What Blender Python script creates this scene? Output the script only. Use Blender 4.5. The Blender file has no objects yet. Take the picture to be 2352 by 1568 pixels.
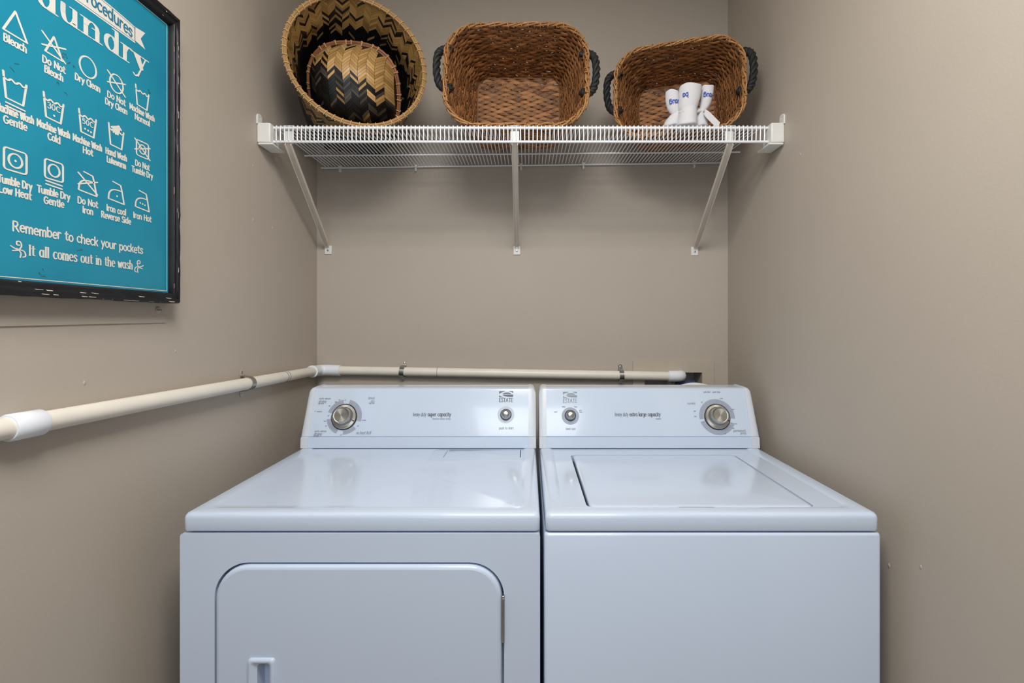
import bpy, bmesh, math, random
from mathutils import Vector, Matrix
from mathutils.geometry import tessellate_polygon
random.seed(7)
sc = bpy.context.scene
COL = sc.collection
PI = math.pi

# ------------------------------------------------------------------ camera
FPX, CX, CY, CZ = 1120.0, 1213.0, 741.0, 1.305      # focal length and vanishing point of the 2352x1568 frame
cd = bpy.data.cameras.new('camera'); cam = bpy.data.objects.new('camera', cd); COL.objects.link(cam)
cam.location = (0, 0, CZ); cam.rotation_euler = (PI/2, 0, 0)
cd.sensor_width = 36; cd.sensor_fit = 'HORIZONTAL'; cd.lens = FPX/2352*36
cd.shift_x = (1176-CX)/2352; cd.shift_y = (CY-784)/2352; cd.clip_start = .02
sc.camera = cam
# ------------------------------------------------------------------ world, lights, exposure
w = bpy.data.worlds.new('world'); sc.world = w; w.use_nodes = True
w.node_tree.nodes['Background'].inputs[0].default_value = (.75, .85, 1, 1)
w.node_tree.nodes['Background'].inputs[1].default_value = .3
sc.view_settings.view_transform = 'Standard'; sc.view_settings.look = 'None'
sc.view_settings.gamma = 1; sc.view_settings.use_curve_mapping = False
sc.view_settings.exposure = -.1
def area(name, loc, target, size, size_y, energy, col):
    l = bpy.data.lights.new(name, 'AREA'); l.shape = 'RECTANGLE'; l.size = size; l.size_y = size_y
    l.energy = energy; l.color = col
    o = bpy.data.objects.new(name, l); COL.objects.link(o); o.location = loc
    o.rotation_euler = (Vector(target)-Vector(loc)).to_track_quat('-Z', 'Y').to_euler()
    return o
pl = bpy.data.lights.new('closet_fill', 'POINT'); pl.energy = 14; pl.color = (1, .965, .915); pl.shadow_soft_size = .2  # point source added below the ceiling light to brighten the upper walls
po = bpy.data.objects.new('closet_fill', pl); COL.objects.link(po); po.location = (-.03, .30, 2.24)
area('closet_ceiling_light', (-.02, .25, 2.50), (-.02, .45, 0), .7, .45, 25, (1, .98, .94))
area('hall_ceiling_bounce', (0, -1.15, 2.53), (0, -1.0, 0), .95, .75, 19, (.90, .95, 1))  # area source standing in for flash bounced off the hall ceiling, no fitting
area('window_daylight', (-.2, -2.3, 1.35), (0, 1.5, 1.0), 1.3, 1.5, 9, (.62, .82, 1))

# ------------------------------------------------------------------ helpers
def S(r, g, b):
    f = lambda c: (c/255/12.92) if c/255 <= .04045 else ((c/255+.055)/1.055)**2.4
    return (f(r), f(g), f(b), 1)
MATS = {}
def M(name, col, rough=.5, metal=0, var=0, vs=20, bump=0, bs=200, coat=0, island=0, stretch=None, col2=None, spec=.5, aniso=0):
    m = bpy.data.materials.new(name); m.use_nodes = True; MATS[name] = m
    nt = m.node_tree; b = nt.nodes['Principled BSDF']
    b.inputs['Base Color'].default_value = col; b.inputs['Roughness'].default_value = rough
    b.inputs['Metallic'].default_value = metal; b.inputs['Coat Weight'].default_value = coat
    b.inputs['Coat Roughness'].default_value = .06
    b.inputs['Specular IOR Level'].default_value = spec
    tc = nt.nodes.new('ShaderNodeTexCoord'); src = tc.outputs['Object']
    if stretch:
        mp = nt.nodes.new('ShaderNodeMapping'); mp.inputs['Scale'].default_value = stretch
        nt.links.new(src, mp.inputs['Vector']); src = mp.outputs['Vector']
    fac = None
    if var or col2:
        n = nt.nodes.new('ShaderNodeTexNoise'); n.inputs['Scale'].default_value = vs; n.inputs['Detail'].default_value = 4
        nt.links.new(src, n.inputs['Vector']); fac = n.outputs['Fac']
    if island:
        g = nt.nodes.new('ShaderNodeNewGeometry')
        if fac:
            a = nt.nodes.new('ShaderNodeMix'); a.inputs['Factor'].default_value = island
            nt.links.new(fac, a.inputs['A']); nt.links.new(g.outputs['Random Per Island'], a.inputs['B']); fac = a.outputs[0]
        else: fac = g.outputs['Random Per Island']
    if fac:
        r = nt.nodes.new('ShaderNodeValToRGB'); e = r.color_ramp.elements
        e[0].position, e[1].position = (.25, .75) if not island else (.15, .85)
        c2 = col2 or tuple(min(1, c*(1+var)) for c in col[:3])+(1,)
        c1 = col if col2 else tuple(c*(1-var) for c in col[:3])+(1,)
        e[0].color, e[1].color = c1, c2
        nt.links.new(fac, r.inputs['Fac']); nt.links.new(r.outputs['Color'], b.inputs['Base Color'])
    if bump:
        n2 = nt.nodes.new('ShaderNodeTexNoise'); n2.inputs['Scale'].default_value = bs; n2.inputs['Detail'].default_value = 3
        nt.links.new(src, n2.inputs['Vector'])
        bp = nt.nodes.new('ShaderNodeBump'); bp.inputs['Strength'].default_value = bump; bp.inputs['Distance'].default_value = .002
        nt.links.new(n2.outputs['Fac'], bp.inputs['Height']); nt.links.new(bp.outputs['Normal'], b.inputs['Normal'])
    if aniso:
        b.inputs['Anisotropic'].default_value = aniso
        t = nt.nodes.new('ShaderNodeTangent'); t.direction_type = 'RADIAL'; t.axis = 'Z'
        nt.links.new(t.outputs['Tangent'], b.inputs['Tangent'])
    return m
M('wall_paint', S(181, 171, 159), .62, var=.03, vs=3, bump=.12, bs=260, spec=.35)
M('ceiling_paint', S(225, 220, 212), .8, bump=.1, bs=150)
M('floor_vinyl', S(150, 135, 118), .4, var=.15, vs=9)
M('enamel', S(200, 213, 233), .15, var=.012, vs=3, bump=.02, bs=300, coat=.3)
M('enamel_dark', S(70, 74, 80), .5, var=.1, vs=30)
M('plastic_white', S(202, 215, 233), .17, var=.01, vs=5, coat=.3)
M('cap_plastic', S(212, 218, 226), .35, var=.02, vs=20)
M('gap_black', S(22, 23, 26), .7, var=.1, vs=30)
M('gray_print', S(158, 165, 182), .4, var=.02, vs=40)
M('pale_print', S(192, 202, 218), .4, var=.02, vs=40)
M('ink_gray', S(92, 98, 108), .5, var=.05, vs=40)
M('ink_pale', S(140, 146, 156), .5, var=.05, vs=40)
M('brushed_steel', S(190, 187, 180), .30, metal=1, var=.04, vs=60, aniso=.8)
M('dark_ring', S(40, 42, 46), .4, var=.1, vs=40)
M('steel', S(178, 178, 176), .28, metal=1, var=.08, vs=60)
M('wire_vinyl', S(236, 238, 242), .35, var=.01, vs=30)
M('bracket_white', S(226, 226, 222), .45, var=.03, vs=25)
M('brace_paint', S(220, 211, 198), .45, var=.03, vs=15)
M('pvc_cream', S(230, 224, 213), .38, var=.04, vs=14, stretch=(1, 1, 1))
M('pvc_white', S(234, 238, 246), .3, var=.015, vs=20)
M('box_paint', S(184, 172, 156), .55, var=.03, vs=20)
M('box_inside', S(168, 166, 160), .5, var=.04, vs=20)
M('valve_blue', S(34, 52, 110), .4, var=.2, vs=60)
M('teal_print', S(20, 130, 160), .35, col2=S(32, 145, 172), vs=5, bump=.03, bs=60)
M('print_white', S(222, 220, 212), .45, var=.03, vs=60)
M('banner_teal', S(40, 120, 150), .45, var=.03, vs=60)
M('frame_black', S(27, 27, 30), .5, var=.3, vs=25, bump=.25, bs=40, spec=.35)
M('frame_chip', S(214, 206, 192), .7, var=.1, vs=60)
M('bamboo_tan', S(176, 140, 84), .45, col2=S(120, 92, 50), vs=14, island=.6, bump=.15, bs=120)
M('bamboo_light', S(206, 166, 108), .42, col2=S(160, 122, 70), vs=18, island=.7, bump=.15, bs=120)
M('bamboo_gray', S(84, 76, 66), .4, col2=S(46, 42, 40), vs=14, island=.7)
M('bamboo_black', S(26, 25, 26), .38, col2=S(12, 12, 13), vs=14, island=.7)
M('rim_tan', S(196, 158, 104), .5, col2=S(158, 118, 70), vs=30, island=.5)
M('rim_brown', S(160, 104, 66), .5, col2=S(128, 80, 50), vs=30)
M('tie_light', S(222, 188, 136), .5, col2=S(196, 158, 104), vs=40)
M('seagrass', S(182, 126, 78), .55, col2=S(104, 68, 40), vs=70, island=.62, bump=.35, bs=300)
M('seagrass_rim', S(196, 146, 90), .55, col2=S(140, 94, 52), vs=80, island=.6, bump=.3, bs=300)
M('rope_black', S(34, 38, 36), .6, col2=S(16, 18, 18), vs=120, bump=.5, bs=500)
M('cloth_white', S(214, 214, 218), .85, var=.02, vs=20, bump=.25, bs=420)
M('ink_blue', S(46, 78, 168), .7, var=.1, vs=60)

class MB:
    def __init__(s): s.v = []; s.f = []; s.m = []; s.k = 1
    def add(s, vs, fs, mi=0):
        n = len(s.v); s.v += [tuple(p) for p in vs]
        for f in fs: s.f.append([i+n for i in f]); s.m.append(mi)
    def box(s, x0, x1, y0, y1, z0, z1, mi=0, T=None):
        p = [(x, y, z) for x in (x0, x1) for y in (y0, y1) for z in (z0, z1)]
        if T: p = [T @ Vector(q) for q in p]
        s.add(p, [(0, 1, 3, 2), (4, 6, 7, 5), (0, 4, 5, 1), (2, 3, 7, 6), (0, 2, 6, 4), (1, 5, 7, 3)], mi)
    def loft(s, rings, cap0=True, cap1=True, closed=True, mi=0):
        n = len(rings[0]); vs = [p for r in rings for p in r]; fs = []
        for i in range(len(rings)-1):
            for j in range(n if closed else n-1):
                k = (j+1) % n
                fs.append((i*n+j, i*n+k, (i+1)*n+k, (i+1)*n+j))
        if cap0: fs.append(tuple(range(n-1, -1, -1)))
        if cap1: fs.append(tuple((len(rings)-1)*n+j for j in range(n)))
        s.add(vs, fs, mi)
    def tube(s, pts, r, seg=8, mi=0, closed=False, cap=True):
        pts = [Vector(p) for p in pts]; n = len(pts); rr = r if isinstance(r, (list, tuple)) else [r]*n
        rings = []; N = None
        for i, p in enumerate(pts):
            a = pts[(i-1) % n] if (closed or i) else p
            b = pts[(i+1) % n] if (closed or i < n-1) else p
            t = (b-a).normalized()
            if N is None:
                N = Vector((0, 0, 1)) if abs(t.z) < .9 else Vector((1, 0, 0))
            N = (N-t*N.dot(t)).normalized(); B = t.cross(N)
            rings.append([p+(N*math.cos(2*PI*k/seg)+B*math.sin(2*PI*k/seg))*rr[i] for k in range(seg)])
        if closed: rings.append(rings[0]); cap = False
        s.loft(rings, cap, cap, mi=mi)
    def lathe(s, prof, seg=40, mi=0, T=None):
        rings = []
        for r, z in prof:
            q = [Vector((max(r, 1e-5)*math.cos(2*PI*k/seg), max(r, 1e-5)*math.sin(2*PI*k/seg), z)) for k in range(seg)]
            rings.append([T @ p for p in q] if T else q)
        s.loft(rings, True, True, mi=mi)
    def plate(s, outer, holes, f0, depthv, mi=0):
        """flat plate with holes; outer/holes are 2D loops, f0 maps (u,v)->3D, depthv is the thickness vector"""
        loops = [[Vector((u, v, 0)) for u, v in l] for l in [outer]+holes]
        tri = tessellate_polygon(loops); flat = [p for l in loops for p in l]
        a = [Vector(f0(p.x, p.y)) for p in flat]; d = Vector(depthv)
        s.add(a, tri, mi); s.add([p+d for p in a], [t[::-1] for t in tri], mi)
        k = 0; n = len(flat)
        vs = a+[p+d for p in a]; fs = []
        for l in loops:
            m = len(l)
            for i in range(m): fs.append((k+i, k+(i+1) % m, n+k+(i+1) % m, n+k+i))
            k += m
        s.add(vs, fs, mi)
    def obj(s, name, mat, parent=None, bevel=0, bseg=2, smooth=35, T=None, fix=True, label=None):
        me = bpy.data.meshes.new(name); me.from_pydata(s.v, [], s.f)
        ms = mat if isinstance(mat, (list, tuple)) else [mat]
        for q in ms: me.materials.append(MATS[q])
        me.polygons.foreach_set('material_index', s.m)
        if fix:
            bm = bmesh.new(); bm.from_mesh(me); bmesh.ops.recalc_face_normals(bm, faces=bm.faces); bm.to_mesh(me); bm.free()
        if smooth:
            me.polygons.foreach_set('use_smooth', [True]*len(me.polygons))
            me.set_sharp_from_angle(angle=math.radians(smooth))
        me.update()
        o = bpy.data.objects.new(name, me); COL.objects.link(o)
        if T: o.matrix_basis = T
        if bevel:
            b = o.modifiers.new('bevel', 'BEVEL'); b.width = bevel; b.segments = bseg; b.limit_method = 'ANGLE'; b.angle_limit = math.radians(40)
        if parent: attach(o, parent)
        if label: o['label'] = label
        return o
def attach(o, parent):
    o.parent = parent
    if parent.get('_w'): o.matrix_parent_inverse = Matrix.Translation(parent.location).inverted()
def thing(name, label, cat, loc=(0, 0, 0), rot=None, group=None, world=True):
    """world=True: children carry world coordinates; else children are local to the empty"""
    o = bpy.data.objects.new(name, None); COL.objects.link(o); o.location = loc; o.empty_display_size = .05
    if rot: o.matrix_basis = Matrix.Translation(loc) @ rot.to_4x4()
    o['label'] = label; o['category'] = cat
    if group: o['group'] = group
    if world: o['_w'] = 1
    return o
def struct(o): o['kind'] = 'structure'; return o
def rrect(x0, x1, y0, y1, r, n=6):
    r = max(r, 1e-4); out = []
    for cx, cy, a in ((x1-r, y1-r, 0), (x0+r, y1-r, 90), (x0+r, y0+r, 180), (x1-r, y0+r, 270)):
        for i in range(n+1):
            t = math.radians(a+90*i/n); out.append((cx+r*math.cos(t), cy+r*math.sin(t)))
    return out
def arc(cx, cy, rx, ry, a0, a1, n=14):
    return [(cx+rx*math.cos(math.radians(a0+(a1-a0)*i/n)), cy+ry*math.sin(math.radians(a0+(a1-a0)*i/n))) for i in range(n+1)]
def spline(p, k=5):
    out = []
    for i in range(len(p)-1):
        a, b, c, d = p[max(i-1, 0)], p[i], p[i+1], p[min(i+2, len(p)-1)]
        for j in range(k):
            t = j/k
            out.append(tuple(.5*((2*b[q])+(-a[q]+c[q])*t+(2*a[q]-5*b[q]+4*c[q]-d[q])*t*t+(-a[q]+3*b[q]-3*c[q]+d[q])*t**3) for q in range(len(b))))
    return out+[tuple(p[-1])]
def frame3(ez, up):
    ez = Vector(ez).normalized(); ey = (Vector(up)-ez*Vector(up).dot(ez)).normalized(); ex = ey.cross(ez)
    return Matrix((ex, ey, ez)).transposed()
# ------------------------------------------------------------------ pen-stroke lettering
_c = lambda *p: ('s', list(p))
_l = lambda *p: ('l', list(p))
_a = lambda *q: ('l', arc(*q))
G = {
'a': (52, _a(22, 25, 19, 25, 0, 360), _l((42, 50), (42, 0))), 'b': (48, _l((5, 75), (5, 0)), _a(24, 25, 19, 25, 0, 360)),
'c': (42, _a(24, 25, 20, 25, 50, 310)), 'd': (52, _a(22, 25, 19, 25, 0, 360), _l((42, 75), (42, 0))),
'e': (46, _l((5, 27), (42, 27)), _a(24, 25, 19, 25, 5, 310)), 'f': (30, _c((30, 70), (21, 75), (14, 64), (14, 40)), _l((14, 60), (14, 0)), _l((2, 48), (28, 48))),
'g': (52, _a(22, 25, 19, 25, 0, 360), _c((42, 50), (42, 20), (41, -10), (24, -22), (6, -15))),
'h': (48, _l((5, 75), (5, 0)), _c((5, 32), (12, 46), (24, 50), (36, 43), (38, 28)), _l((38, 32), (38, 0))),
'i': (16, _l((6, 50), (6, 0)), _l((6, 66), (6, 68))), 'k': (42, _l((5, 75), (5, 0)), _l((36, 50), (6, 20)), _l((16, 30), (38, 0))),
'l': (16, _l((6, 75), (6, 0))),
'm': (68, _l((5, 50), (5, 0)), _c((5, 34), (14, 48), (24, 49), (32, 40)), _l((33, 42), (33, 0)), _c((33, 34), (42, 48), (52, 49), (59, 40)), _l((60, 42), (60, 0))),
'n': (48, _l((5, 50), (5, 0)), _c((5, 32), (12, 46), (24, 50), (36, 43), (38, 28)), _l((38, 32), (38, 0))),
'o': (48, _a(24, 25, 20, 25, 0, 360)), 'p': (48, _l((5, 50), (5, -22)), _a(24, 25, 19, 25, 0, 360)),
'r': (34, _l((5, 50), (5, 0)), _c((5, 30), (12, 46), (22, 50), (31, 46))),
's': (40, _c((35, 42), (26, 50), (13, 49), (7, 39), (14, 29), (28, 22), (35, 12), (27, 1), (14, 0), (4, 8))),
't': (34, _c((15, 68), (15, 12), (21, 1), (32, 3)), _l((2, 50), (31, 50))),
'u': (50, _c((5, 50), (5, 20), (11, 3), (22, 0), (34, 6), (39, 20)), _l((40, 50), (40, 0))),
'v': (42, _l((2, 50), (20, 0), (38, 50))), 'w': (58, _l((2, 50), (15, 0), (29, 44), (42, 0), (55, 50))),
'x': (42, _l((3, 50), (37, 0)), _l((37, 50), (3, 0))), 'y': (44, _l((4, 50), (23, 4)), _l((41, 50), (23, 4), (12, -22))),
'z': (40, _l((4, 49), (35, 49), (4, 1), (36, 1))), 'A': (62, _l((4, 0), (30, 72), (56, 0)), _l((14, 26), (46, 26))), 'B': (52, _l((6, 72), (6, 0)), _c((6, 72), (30, 72), (38, 56), (28, 40), (8, 39)), _c((8, 39), (34, 38), (44, 20), (34, 2), (6, 0))),
'C': (56, _a(32, 36, 26, 36, 50, 310)), 'D': (60, _l((6, 72), (6, 0)), _c((6, 72), (32, 70), (50, 50), (50, 22), (32, 3), (6, 0))),
'E': (50, _l((6, 72), (6, 0)), _l((6, 71), (44, 71)), _l((6, 37), (38, 37)), _l((6, 1), (46, 1))),
'G': (60, _a(32, 36, 26, 36, 50, 350), _l((36, 34), (58, 34))), 'H': (58, _l((6, 72), (6, 0)), _l((50, 72), (50, 0)), _l((6, 38), (50, 38))),
'I': (18, _l((8, 72), (8, 0))), 'L': (46, _l((6, 72), (6, 0)), _l((6, 1), (42, 1))),
'M': (68, _l((6, 0), (6, 72)), _l((6, 72), (33, 20), (60, 72)), _l((60, 72), (60, 0))),
'N': (60, _l((6, 72), (6, 0)), _l((6, 72), (52, 0)), _l((52, 0), (52, 72))), 'P': (48, _l((6, 72), (6, 0)), _c((6, 72), (34, 70), (42, 54), (32, 36), (6, 34))),
'R': (54, _l((6, 72), (6, 0)), _c((6, 72), (34, 70), (42, 54), (32, 37), (8, 36)), _l((22, 36), (50, 0))),
'S': (48, _c((42, 62), (30, 72), (14, 70), (7, 56), (16, 42), (32, 34), (42, 18), (32, 2), (16, 0), (4, 10))),
'T': (54, _l((27, 72), (27, 0)), _l((2, 71), (52, 71))), 'W': (78, _l((2, 72), (20, 0), (39, 64), (56, 0), (74, 72))),
'3': (44, _c((6, 66), (24, 72), (36, 58), (22, 40)), _c((20, 40), (38, 30), (34, 6), (16, 0), (4, 8))),
'5': (44, _l((36, 71), (10, 71), (8, 42)), _c((8, 42), (26, 46), (38, 28), (28, 4), (6, 4))), '0': (50, _a(24, 36, 19, 36, 0, 360)), ' ': (30,),
}
def text2d(s, em, x=0, y=0, align='l', width=None, shear=0, track=4, serif=0, jit=0, rot=0):
    """polylines (2D, metres) for a string; width rescales the advance"""
    adv = 0; out = []; rnd = random.Random(s)
    for ch in s:
        g = G[ch]; dy = rnd.uniform(-jit, jit)*6; 
        for kind, p in g[1:]:
            q = spline(p) if kind == 's' else p
            q = [(adv+a+b*shear, b+dy) for a, b in q]
            out.append(q)
            if serif and kind == 'l' and len(p) == 2 and abs(p[0][0]-p[1][0]) < 3 and abs(p[0][1]-p[1][1]) > 20:
                for a, b in p:
                    lo, hi = (-serif, serif)
                    if ch in 'adu' and b > 20: hi = 0
                    if ch in 'bhnmprkl' and b > 20: hi = 2
                    out.append([(adv+a+b*shear+lo, b), (adv+a+b*shear+hi, b)])
        adv += g[0]+track
    adv -= track
    k = em/100; kx = (width/adv) if width else k; W = adv*kx
    ox = {'l': 0, 'c': -W/2, 'r': -W}[align]; ca, sa = math.cos(rot), math.sin(rot)
    res = []
    for q in out:
        r = []
        for a, b in q:
            u, v = ox+a*kx, b*k
            r.append((x+u*ca-v*sa, y+u*sa+v*ca))
        res.append(r)
    return res
def ink(mb, lines, nx, ny, f, mi=0):
    """sweep an elliptical nib along 2D polylines and map them with f(u,v); pieces are laid 0.01 mm over each other"""
    disc = [(nx*math.cos(2*PI*k/8), ny*math.sin(2*PI*k/8)) for k in range(8)]
    def put(pts, nrm):
        o = nrm*((mb.k % 31)*9e-6); mb.k += 1
        mb.add([Vector(f(*p))+o for p in pts], [tuple(range(len(pts)))], mi)
    for q in lines:
        x, y = q[0]; p = Vector(f(x, y)); nrm = (Vector(f(x+1e-3, y))-p).cross(Vector(f(x, y+1e-3))-p).normalized()
        for (x0, y0), (x1, y1) in zip(q, q[1:]):
            dx, dy = x1-x0, y1-y0; L = math.hypot(dx, dy)
            if L < 1e-9: continue
            ux, uy = -dy/L, dx/L; d = math.sqrt((nx*ux)**2+(ny*uy)**2); sx, sy = nx*nx*ux/d, ny*ny*uy/d
            put([(x0+sx, y0+sy), (x0-sx, y0-sy), (x1-sx, y1-sy), (x1+sx, y1+sy)], nrm)
        for x0, y0 in q: put([(x0+a, y0+b) for a, b in disc], nrm)
def fill(mb, poly, f, mi=0):
    tri = tessellate_polygon([[Vector((u, v, 0)) for u, v in poly]]); mb.add([f(u, v) for u, v in poly], tri, mi)
def at(px, py, Y): return Vector(((px-CX)*Y/FPX, Y, CZ+(CY-py)*Y/FPX))

# ------------------------------------------------------------------ room
XL, XR, YB, ZC, YF = -.81, .766, 1.87, 2.56, .42
HX = (.4425, .668, .985, 1.118)                      # opening of the outlet box in the back wall
m = MB(); m.plate([(XL-.1, 0), (XR+.1, 0), (XR+.1, ZC), (XL-.1, ZC)], [[(HX[0], HX[2]), (HX[0], HX[3]), (HX[1], HX[3]), (HX[1], HX[2])]], lambda u, v: (u, YB, v), (0, .1, 0))
struct(m.obj('wall_back', 'wall_paint', smooth=0))
for nm, a, b in (('wall_left', XL-.1, XL), ('wall_right', XR, XR+.1)):
    m = MB(); m.box(a, b, YF, YB, 0, ZC); struct(m.obj(nm, 'wall_paint', smooth=0))
m = MB(); m.box(-2.0, XL-.1, YF, YF+.1, 0, ZC); m.box(XR+.1, 2.0, YF, YF+.1, 0, ZC); struct(m.obj('wall_front', 'wall_paint', smooth=0))
m = MB(); m.box(-2.1, -2.0, -2.6, YF, 0, ZC); struct(m.obj('wall_hall_left', 'wall_paint', smooth=0))
m = MB(); m.box(2.0, 2.1, -2.6, YF, 0, ZC); struct(m.obj('wall_hall_right', 'wall_paint', smooth=0))
m = MB(); m.plate([(-2.1, 0), (2.1, 0), (2.1, ZC), (-2.1, ZC)], [[(-.9, .55), (-.9, 2.15), (.5, 2.15), (.5, .55)]], lambda u, v: (u, -2.5, v), (0, -.1, 0))
struct(m.obj('wall_hall_rear', 'wall_paint', smooth=0))
m = MB(); m.box(-2.1, 2.1, -2.6, 2.0, -.1, 0); struct(m.obj('floor', 'floor_vinyl', smooth=0))
m = MB(); m.box(-2.1, 2.1, -2.6, 2.0, ZC, ZC+.1); struct(m.obj('ceiling', 'ceiling_paint', smooth=0))

def blemish(wall, xw, pts):
    s_ = 1 if xw < 0 else -1
    for y, z, r in pts:
        m = MB(); m.lathe([(r, 0), (r*.8, .0007), (r*.3, .0012), (.0002, .0012)], 10, T=Matrix.Translation((xw, y, z)) @ Matrix.Rotation(s_*PI/2, 4, 'Y') @ Matrix.Diagonal((1.6, 1, 1, 1))); o = m.obj('paint_blemish', 'wall_paint'); o.parent = bpy.data.objects[wall]
blemish('wall_left', XL, [(1.437, 1.768, .003), (1.437, 1.608, .0035), (1.545, 1.606, .0028), (.89, 1.195, .0028), (1.12, 1.24, .002)])
blemish('wall_right', XR, [(1.372, 1.778, .003), (.951, .829, .003), (1.035, .79, .0035)])
# ------------------------------------------------------------------ washer and dryer
TOPZ, LIPZ = .914, .8768
YC0, ZC0, YC1, ZC1 = 1.527, .9505, 1.577, 1.086        # slanted console face, bottom and top edge
SL = Vector((0, YC1-YC0, ZC1-ZC0)).normalized(); NC = Vector((0, -SL.z, SL.y))
def onface(px, py):
    d = Vector(((px-CX)/FPX, 1, (CY-py)/FPX)); o = Vector((0, 0, CZ)); p0 = Vector((0, YC0, ZC0))
    return o+d*((p0-o).dot(NC)/d.dot(NC))
def facemap(c, lift=.0006): return lambda u, v: c+Vector((u, 0, 0))+SL*v+NC*lift
def slab_rings(x0, x1, y0, y1, steps):
    return [[(u, v, z) for u, v in rrect(x0+i, x1-i, y0+i, y1-i, r)] for i, z, r in steps]
def console(root, x0, x1):
    prof = lambda e: [(1.520-e, .9145), (1.523-e, .9465), (1.529-e, .9478), (1.529-e, .9492), (YC0-e*.9, ZC0), (YC1-e*.9, ZC1+e*.3), (1.579-e*.6, 1.0905+e*.5),
                      (1.584, 1.0935+e*.6), (1.60, 1.0945+e*.7), (1.655, 1.0945+e*.7), (1.66, 1.09), (1.66, .9145)]
    m = MB(); p = prof(0)
    m.loft([[(x, y, z) for y, z in p] for x in (x0+.02, x1-.02)])
    body = m.obj('console', 'plastic_white', root, smooth=30)
    for a, b in ((x0, x0+.0235), (x1, x1-.0235)):
        m = MB(); q = prof(.0025)
        cy, cz = 1.60, 1.0
        sh = lambda k: [(cy+(y-cy)*(k if z > .96 else 1), (cz+(z-cz)*k) if z > .96 else z) for y, z in q]
        d = 1 if b > a else -1
        m.loft([[(a, y, z) for y, z in sh(.84)], [(a+d*.003, y, z) for y, z in sh(.92)], [(a+d*.008, y, z) for y, z in sh(.975)], [(a+d*.014, y, z) for y, z in sh(1)], [(b, y, z) for y, z in q]])
        m.obj('end_cap', 'cap_plastic', body, smooth=30)
    return body
def knob_T(c): return Matrix.Translation(c) @ frame3(NC, SL).to_4x4()
def timer_knob(body, c):
    m = MB(); m.lathe([(.0415, 0), (.0415, .0018), (.0395, .0025), (.0395, 0)])
    m.obj('knob_gasket', 'dark_ring', body, T=knob_T(c))
    m = MB(); m.lathe([(.0388, .001), (.0386, .004), (.037, .0058), (.030, .0068), (.0285, .0085), (.0275, .012), (.0262, .026), (.0250, .0300), (.0225, .0322), (.0212, .0318), (.0208, .0312), (.001, .0312)], 56)
    k = m.obj('timer_knob', 'brushed_steel', body, T=knob_T(c))
    m = MB(); m.box(-.0012, .0012, -.037, -.031, .0062, .0078); m.obj('pointer', 'gap_black', k, T=Matrix.Rotation(math.radians(68), 4, 'Z'))
    return k
def small_knob(body, c, nm):
    m = MB(); m.lathe([(.0178, 0), (.0178, .002), (.0165, .003), (.0150, .003), (.0150, 0)]); m.obj('knob_gasket', 'dark_ring', body, T=knob_T(c))
    m = MB(); m.lathe([(.0165, .001), (.0160, .004), (.0135, .012), (.0125, .016), (.0105, .0178), (.006, .0188), (.0005, .019)], 40)
    m.obj(nm, 'brushed_steel', body, T=knob_T(c))
def words(body, name, px, py, s, em, mat='ink_gray', nib=.0006, **kw):
    c = onface(px, py); m = MB(); b = kw.pop('thin', .5)
    ink(m, text2d(s, em, **kw), nib, nib*b, facemap(c)); return m.obj(name, mat, body, smooth=0, fix=False)
def ring_print(body, c, segs, r0, r1, mat):
    m = MB()
    for a0, a1 in segs:
        o = arc(0, 0, r1, r1, a0, a1, 20); i = arc(0, 0, r0, r0, a0, a1, 20); f = facemap(c, .0004)
        for k in range(20): m.add([f(*o[k]), f(*o[k+1]), f(*i[k+1]), f(*i[k])], [(0, 1, 2, 3)])
    m.obj('dial_band', mat, body, smooth=0, fix=False)
def dots(body, c, r, angs, mat='ink_gray'):
    m = MB(); f = facemap(c, .0008)
    for a in angs:
        x, y = r*math.cos(math.radians(a)), r*math.sin(math.radians(a)); ink(m, [[(x, y), (x+.0001, y)]], .0007, .0007, f)
    m.obj('dial_marks', mat, body, smooth=0, fix=False)['kind'] = 'stuff'
def logo(body, px, py, mat):
    c = onface(px, py); m = MB(); f = facemap(c, .0007); W, H = .0225, .0105
    # swoosh: dark rectangle carved by two pale ellipses, drawn as four dark fields
    top = arc(.002, .0, .0232, .0088, 180, 20, 18)
    fill(m, [(-W, .002)]+[(-W, H)]+[(-.004, H)]+[p for p in arc(.004, -.001, .0265, .0105, 112, 168, 8)], f)
    fill(m, [(W, .0055), (W, H), (.010, H)]+arc(.004, -.001, .021, .0108, 74, 40, 6), f)
    fill(m, arc(.003, .0015, .0135, .0048, 0, 180, 14), f)
    fill(m, [(-.0125, -.0005), (W, -.0005), (W, -.0075), (.006, -.0072), (-.006, -.0052)], f)
    fill(m, [(-W, -.0035), (-W, -.0085), (-.006, -.0100), (-.014, -.0075)], f)
    g = lambda u, v: f(u, v-.0245)
    ink(m, text2d('ESTATE', .0172, align='c', width=.045, serif=3), .00085, .0005, g)
    return m.obj('badge', mat, body, smooth=0, fix=False)
def cabinet_top(root, x0, x1, extra=None):
    st = [(.004, LIPZ, .010), (.001, LIPZ+.001, .010), (0, LIPZ+.005, .010), (0, .9035, .010), (.0012, .9085, .010), (.0040, .9125, .010), (.0085, .914, .010), (.030, .914, .018), (.0355, .9132, .02), (.041, .9114, .022)]
    return st

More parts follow.
